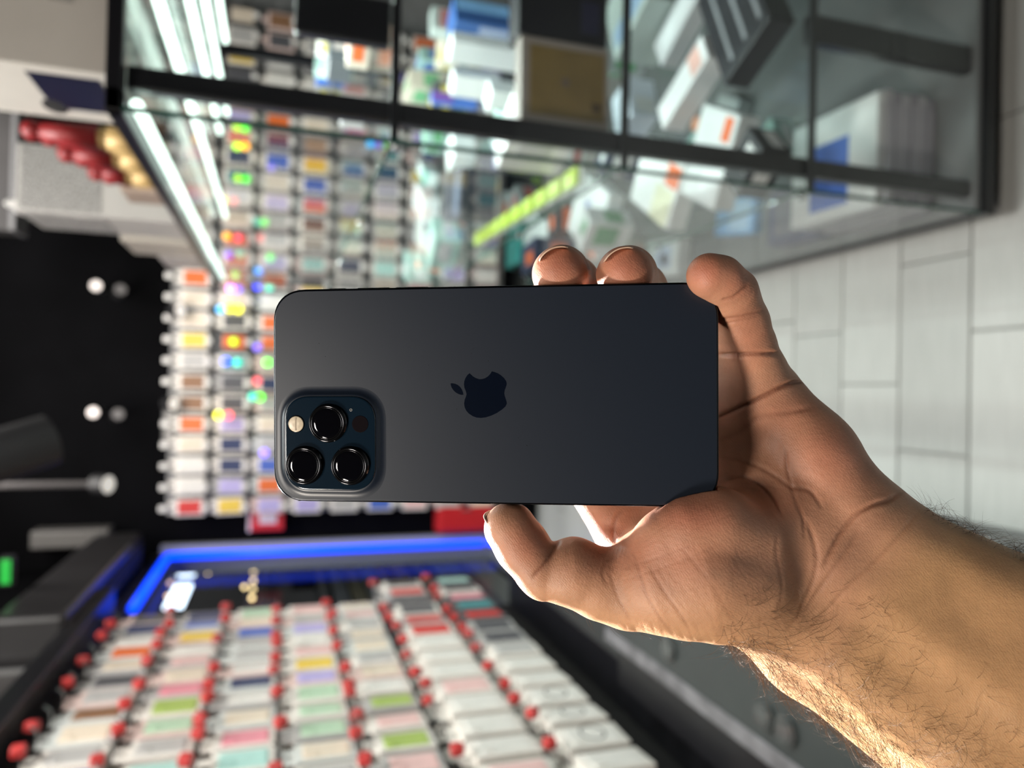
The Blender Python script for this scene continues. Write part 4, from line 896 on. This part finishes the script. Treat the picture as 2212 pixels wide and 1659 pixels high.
# small emblem on the gold panel
# strip of yellow-green cells leaning along the second shelf
p0 = inside(at_(1035, 520, Z1), .02, .02); p1 = inside(at_(1265, 385, Z1), .02, .02)
st_ = empty('sticker_strip', p0, 0, 'long strip of yellow-green cells lying on the second shelf down', 'strip')
d_ = Vector(p1) - Vector(p0); nC = 9; st_.rotation_euler = (0, 0, math.atan2(d_.y, d_.x)); Ls = d_.length
box('strip_backing', (0, -.022, 0), (Ls, .022, .006), mat('strip_grey', (.4, .43, .4), .4), st_, .001)
for i in range(nC):
    box('strip_cell', (Ls * (i + .08) / nC, -.018, .006), (Ls * (i + .86) / nC, .018, .016), mat('cell_green', (.36, .5, .05), .35, var=.08), st_, .003)
# copper coins of magnets
for i, (a, b_, z) in enumerate(((1512, 268, Z2), (1522, 285, Z2), (1620, 375, Z3))):
    p = inside(at_(a, b_, z), .015, .015); bm = bmesh.new(); cyl(bm, (0, 0, 0), (0, 0, .012), .017, .017, 28); o = put('copper_disc', mesh('copper_disc', bm), mat('copper', (.6, .25, .15), .35, metal=.5), None, p)
    bm = bmesh.new(); cyl(bm, (0, 0, .012), (0, 0, .014), .012, .011, 28); put('disc_face', mesh('disc_face', bm), mat('copper_face', (.7, .35, .22), .3, metal=.4), o)
    tag(o, ('upper copper disc of the pair beside the black console', 'lower copper disc of the pair beside the black console', 'lone copper disc near the showcase floor')[i], 'disc')
# ------------------------------------------------------------------ goods standing on top of the showcase
ZT_ = 1.691
def top(px, py): p = atZ(px, py, ZT_); return p
wb = (.40, .37, .34)
e = goods('game_box', 'large pale box with a dark blue picture on top of the showcase corner', 'box', (CX0 + .185, 1.275, ZT_), (.27, .215, .30), 0.0, body=(.5, .47, .43),
          prints=(('l', .1, .05, .75, .36, (.008, .01, .03)), ('f', .1, .55, .2, .8, (.06, .06, .06)), ('f', .35, .55, .85, .62, (.32, .30, .28)), ('f', .35, .7, .85, .77, (.32, .30, .28)), ('f', .35, .15, .85, .25, (.32, .3, .28))))
bm = bmesh.new(); cyl(bm, (-.1365, .05, .1), (-.1345, .05, .1), .03, n=28); o = put('hand_hole', mesh('hand_hole', bm), mat('hole_black', (.01, .01, .01), .7), e); o.scale = (1, 1, .55)
o.location = (0, 0, .05)
goods('game_box', 'second pale box behind the large one with a violet side print', 'box', (CX0 + .26, 1.56, ZT_), (.22, .22, .20), 0.0, body=(.45, .42, .40), prints=(('l', .1, .1, .9, .5, (.12, .12, .2)), ('l', .1, .7, .9, .9, (.3, .28, .26))))
goods('carton', 'yellow carton high on the right above the pale boxes', 'carton', (CX0 + .50, 1.30, ZT_), (.2, .2, .07), 0.0, body=(.5, .33, .04), prints=(('f', .1, .2, .6, .8, (.2, .12, .02)),))
# speckled white parcel, plain tan parcel, flatter cartons towards the far end
e = goods('speckled_box', 'white box with a grey speckled side panel on the showcase', 'box', (CX0 + .10, 2.12, ZT_), (.16, .22, .36), 0.0, body=(.42, .40, .38), prints=())
sp = bpy.data.materials.new('speckled_grey'); sp.use_nodes = True; nt = sp.node_tree; b = nt.nodes['Principled BSDF']
tc = nt.nodes.new('ShaderNodeTexCoord'); vv = nt.nodes.new('ShaderNodeTexNoise'); vv.inputs['Scale'].default_value = 260; r = nt.nodes.new('ShaderNodeValToRGB')
r.color_ramp.elements[0].position = .48; r.color_ramp.elements[1].position = .6; r.color_ramp.elements[0].color = (.14, .135, .13, 1); r.color_ramp.elements[1].color = (.5, .48, .46, 1)
nt.links.new(tc.outputs['Object'], vv.inputs['Vector']); nt.links.new(vv.outputs['Fac'], r.inputs[0]); nt.links.new(r.outputs[0], b.inputs['Base Color'])
box('speckled_panel', (-.0815, -.09, .18), (-.0795, .10, .35), sp, e); box('speckled_panel', (-.075, -.1115, .18), (.075, -.1095, .35), sp, e)
bm = bmesh.new(); tube(bm, [(-.05, -.05, .36), (-.05, -.03, .40), (-.05, .0, .37), (-.05, .05, .40), (-.05, .06, .36)], .009, 8); put('carry_cord', mesh('carry_cord', bm, True), mat('cord_white', (.6, .58, .55), .5), e)
goods('carton', 'tan carton beyond the speckled white box on the showcase', 'carton', (CX0 + .09, 2.40, ZT_), (.15, .22, .19), 0.0, body=(.42, .38, .33), prints=(('f', .1, .1, .9, .3, (.3, .27, .23)),))
goods('carton', 'flat grey carton at the far end of the showcase top', 'carton', (CX0 + .10, 2.66, ZT_), (.17, .2, .13), 0.0, body=(.35, .32, .31), prints=(('f', .2, .3, .5, .7, (.25, .1, .06)),))
goods('carton', 'small brown carton left of the flat grey one on top', 'carton', (CX0 + .08, 1.80, ZT_), (.11, .11, .09), 0.0, body=(.33, .25, .2), prints=(('f', .2, .3, .9, .9, (.5, .2, .05)),))
# red and gold ornaments
rm = mat('ornament_red', (.2, .006, .008), .5); gm = mat('ornament_gold', (.42, .28, .11), .5, metal=.2)
for i in range(6):
    y = 1.45 + .06 * i; z = ZT_
    bm = bmesh.new(); cyl(bm, (0, 0, 0), (0, 0, .055), .017, .021, 16); cyl(bm, (0, 0, .055), (0, 0, .08), .021, .012, 16); o = put('figurine', mesh('figurine', bm, True), gm, None, (CX0 + .045 + .01 * (i % 2), y, z))
    bm = bmesh.new(); cyl(bm, (0, 0, .07), (0, 0, .165 - .012 * i), .022, .014, 16); s_ = bmesh.ops.create_uvsphere(bm, u_segments=14, v_segments=8, radius=.018); bmesh.ops.translate(bm, vec=(0, 0, .17 - .012 * i), verts=s_['verts'])
    put('red_robe', mesh('red_robe', bm, True), rm, o)
    tag(o, 'small red and gold figurine, %s from the near end of its row on the showcase' % ORD[i], 'figurine', 'red and gold figurines')
# ------------------------------------------------------------------ glowing balls imitating coloured glints of holographic discs among the back wall packs
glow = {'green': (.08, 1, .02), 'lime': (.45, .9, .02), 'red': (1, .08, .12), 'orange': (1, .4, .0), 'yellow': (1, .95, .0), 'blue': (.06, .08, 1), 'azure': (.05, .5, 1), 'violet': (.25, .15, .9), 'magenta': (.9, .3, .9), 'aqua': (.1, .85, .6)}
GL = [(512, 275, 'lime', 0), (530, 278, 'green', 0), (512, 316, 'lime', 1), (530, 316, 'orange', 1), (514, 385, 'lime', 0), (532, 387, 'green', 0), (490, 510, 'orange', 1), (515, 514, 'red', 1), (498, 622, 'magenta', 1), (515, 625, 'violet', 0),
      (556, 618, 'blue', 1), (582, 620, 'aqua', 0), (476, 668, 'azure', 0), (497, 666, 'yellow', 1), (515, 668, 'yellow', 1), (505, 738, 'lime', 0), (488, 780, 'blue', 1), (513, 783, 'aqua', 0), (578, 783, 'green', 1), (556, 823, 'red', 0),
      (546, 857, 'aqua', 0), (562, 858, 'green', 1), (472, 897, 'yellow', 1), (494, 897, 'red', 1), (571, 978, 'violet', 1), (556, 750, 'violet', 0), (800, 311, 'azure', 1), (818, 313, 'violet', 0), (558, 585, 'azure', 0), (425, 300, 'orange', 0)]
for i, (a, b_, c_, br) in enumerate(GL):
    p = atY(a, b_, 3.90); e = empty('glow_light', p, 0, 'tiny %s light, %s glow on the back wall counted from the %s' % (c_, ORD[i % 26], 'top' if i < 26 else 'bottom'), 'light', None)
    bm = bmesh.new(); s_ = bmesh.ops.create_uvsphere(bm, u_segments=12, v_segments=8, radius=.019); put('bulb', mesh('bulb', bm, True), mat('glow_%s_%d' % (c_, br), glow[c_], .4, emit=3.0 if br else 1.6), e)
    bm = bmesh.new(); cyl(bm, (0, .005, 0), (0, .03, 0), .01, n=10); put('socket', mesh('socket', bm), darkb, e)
# ------------------------------------------------------------------ ceiling spots and fittings
def spot(loc, aim, L, r, label, bright, arm=None):
    e = empty('spotlight', loc, 0, label, 'spotlight'); d = _n(np.array(aim, float)); q = Vector(d * L)
    bm = bmesh.new(); cyl(bm, (0, 0, 0), q, r, r, 28); put('housing', mesh('housing', bm, False), mat('spot_housing', (.012, .012, .013), .5, spec=.3), e)
    bm = bmesh.new(); cyl(bm, q, q * 1.02, r * .92, r * .92, 28); put('lens', mesh('lens', bm), bright, e)
    if arm: bm = bmesh.new(); tube(bm, [Vector((0, 0, 0)) + q * .4, Vector(arm)], .012, 8); put('bracket', mesh('bracket', bm), mat('spot_bracket', (.06, .055, .055), .4), e)
    return e
dim = mat('spot_lens_dim', (.9, .82, .78), .4, emit=.15); lit = mat('spot_lens_lit', (1, .93, .85), .4, emit=.7)
p = atY(108, 950, 2.3); spot(p, (-.3, -.55, .8), .22, .07, 'large black cylinder spotlight tilted high at the upper left', dim, (0.0, 0.05, .5))
# fixed lamps over the back wall
for (a, b_, r, m_, lab) in ((210, 620, .026, dim, 'dim round spotlight on the black wall, right of the pair'), (204, 890, .026, dim, 'dim round spotlight on the black wall, left of the pair')):
    p = atY(a, b_, 3.9); spot(p, (0, -1, -.1), .05, r, lab, m_, (0, .15, 0))
for (a, b_, lab) in ((255, 635, 'small grey projector below the right round spotlight'), (250, 900, 'small grey projector below the left round spotlight')):
    p = atY(a, b_, 3.95); spot(p, (0.2, -.9, -.3), .07, .028, lab, mat('lens_grey', (.16, .15, .15), .4), (0, .1, 0.02))
p = atY(372, 672, 3.93); spot(p, (0, -.6, -.8), .05, .034, 'bright warm spotlight just above the top row, right', lit, (0, .12, .02))
p = atY(357, 872, 3.93); spot(p, (0, -.6, -.8), .05, .03, 'bright warm spotlight just above the top row, left', lit, (0, .12, .02))
p = atY(205, 1045, 3.2); e = spot(p, (0, -.5, -.85), .06, .036, 'white headed lamp hanging on a long grey arm', mat('lamp_white', (.8, .76, .7), .4, emit=.5), (-.0, .0, .42))
# small lettered strip between the spots and the packs
p = atY(366, 925, 4.0); sgn = empty('letter_strip', p, 0, 'small strip of blurred grey letters above the top row of cases', 'sign')
box('strip_board', (-.09, -.01, -.03), (.09, .06, .03), mat('strip_dark', (.06, .06, .06), .4), sgn, .002)
for k in range(8): box('letter', (-.085 + k * .0215, -.016, -.02), (-.073 + k * .0215, -.009, .02), mat('letter_grey', (.42, .4, .38), .4), sgn, .001)
# vertical row of lights on the black wall behind the goods
p0 = atY(0, 345, 3.98); p1 = atY(190, 362, 3.98); e = empty('light_bar', p1, 0, 'vertical bar of soft white lights on the black wall', 'light')
box('bar_housing', (-.02, 0, 0), (.02, .09, p0[2] - p1[2] if p0[2] < 2.85 else 2.85 - p1[2]), darkb, e)
L_ = min(p0[2], 2.85) - p1[2]
for k in range(6): box('light_segment', (-.012, -.008, L_ * (k + .08) / 6), (.012, .0, L_ * (k + .75) / 6), mat('bar_glow', (.95, .9, .88), .4, emit=.7), e, .003)
# dark beams under the ceiling and grey duct
bm_ = empty('ceiling_beam', (0, 3.4, 2.5), 0, 'black beam hanging below the ceiling at the upper right', 'beam')
box('beam_body', (.6, 0, -.02), (2.2, .12, .16), dark, bm_, .005); box('beam_flange', (.6, -.02, -.04), (2.2, .14, -.02), mat('flange_grey', (.06, .06, .062), .4), bm_, .002)
p = atY(150, 1165, 3.9); du = empty('wall_vent', p, 0, 'grey slatted vent high on the left of the black wall', 'vent')
box('vent_frame', (-.04, 0, -.16), (.04, .12, .16), mat('vent_grey', (.09, .085, .08), .4), du, .004)
for k in range(3): box('vent_slat', (-.03 + k * .022, -.006, -.14), (-.016 + k * .022, .0, .14), mat('vent_slat_grey', (.09, .085, .08), .4), du, .001)
p = atY(12, 1235, 2.9); ex = empty('exit_lamp', p, 0, 'green glowing emergency lamp at the upper left edge', 'lamp')
box('lamp_body', (-.05, 0, -.02), (.05, .04, .02), darkb, ex, .003); box('green_panel', (-.04, -.005, -.015), (.04, .0, .015), mat('exit_green', (.0, .35, .03), .4, emit=.8), ex)
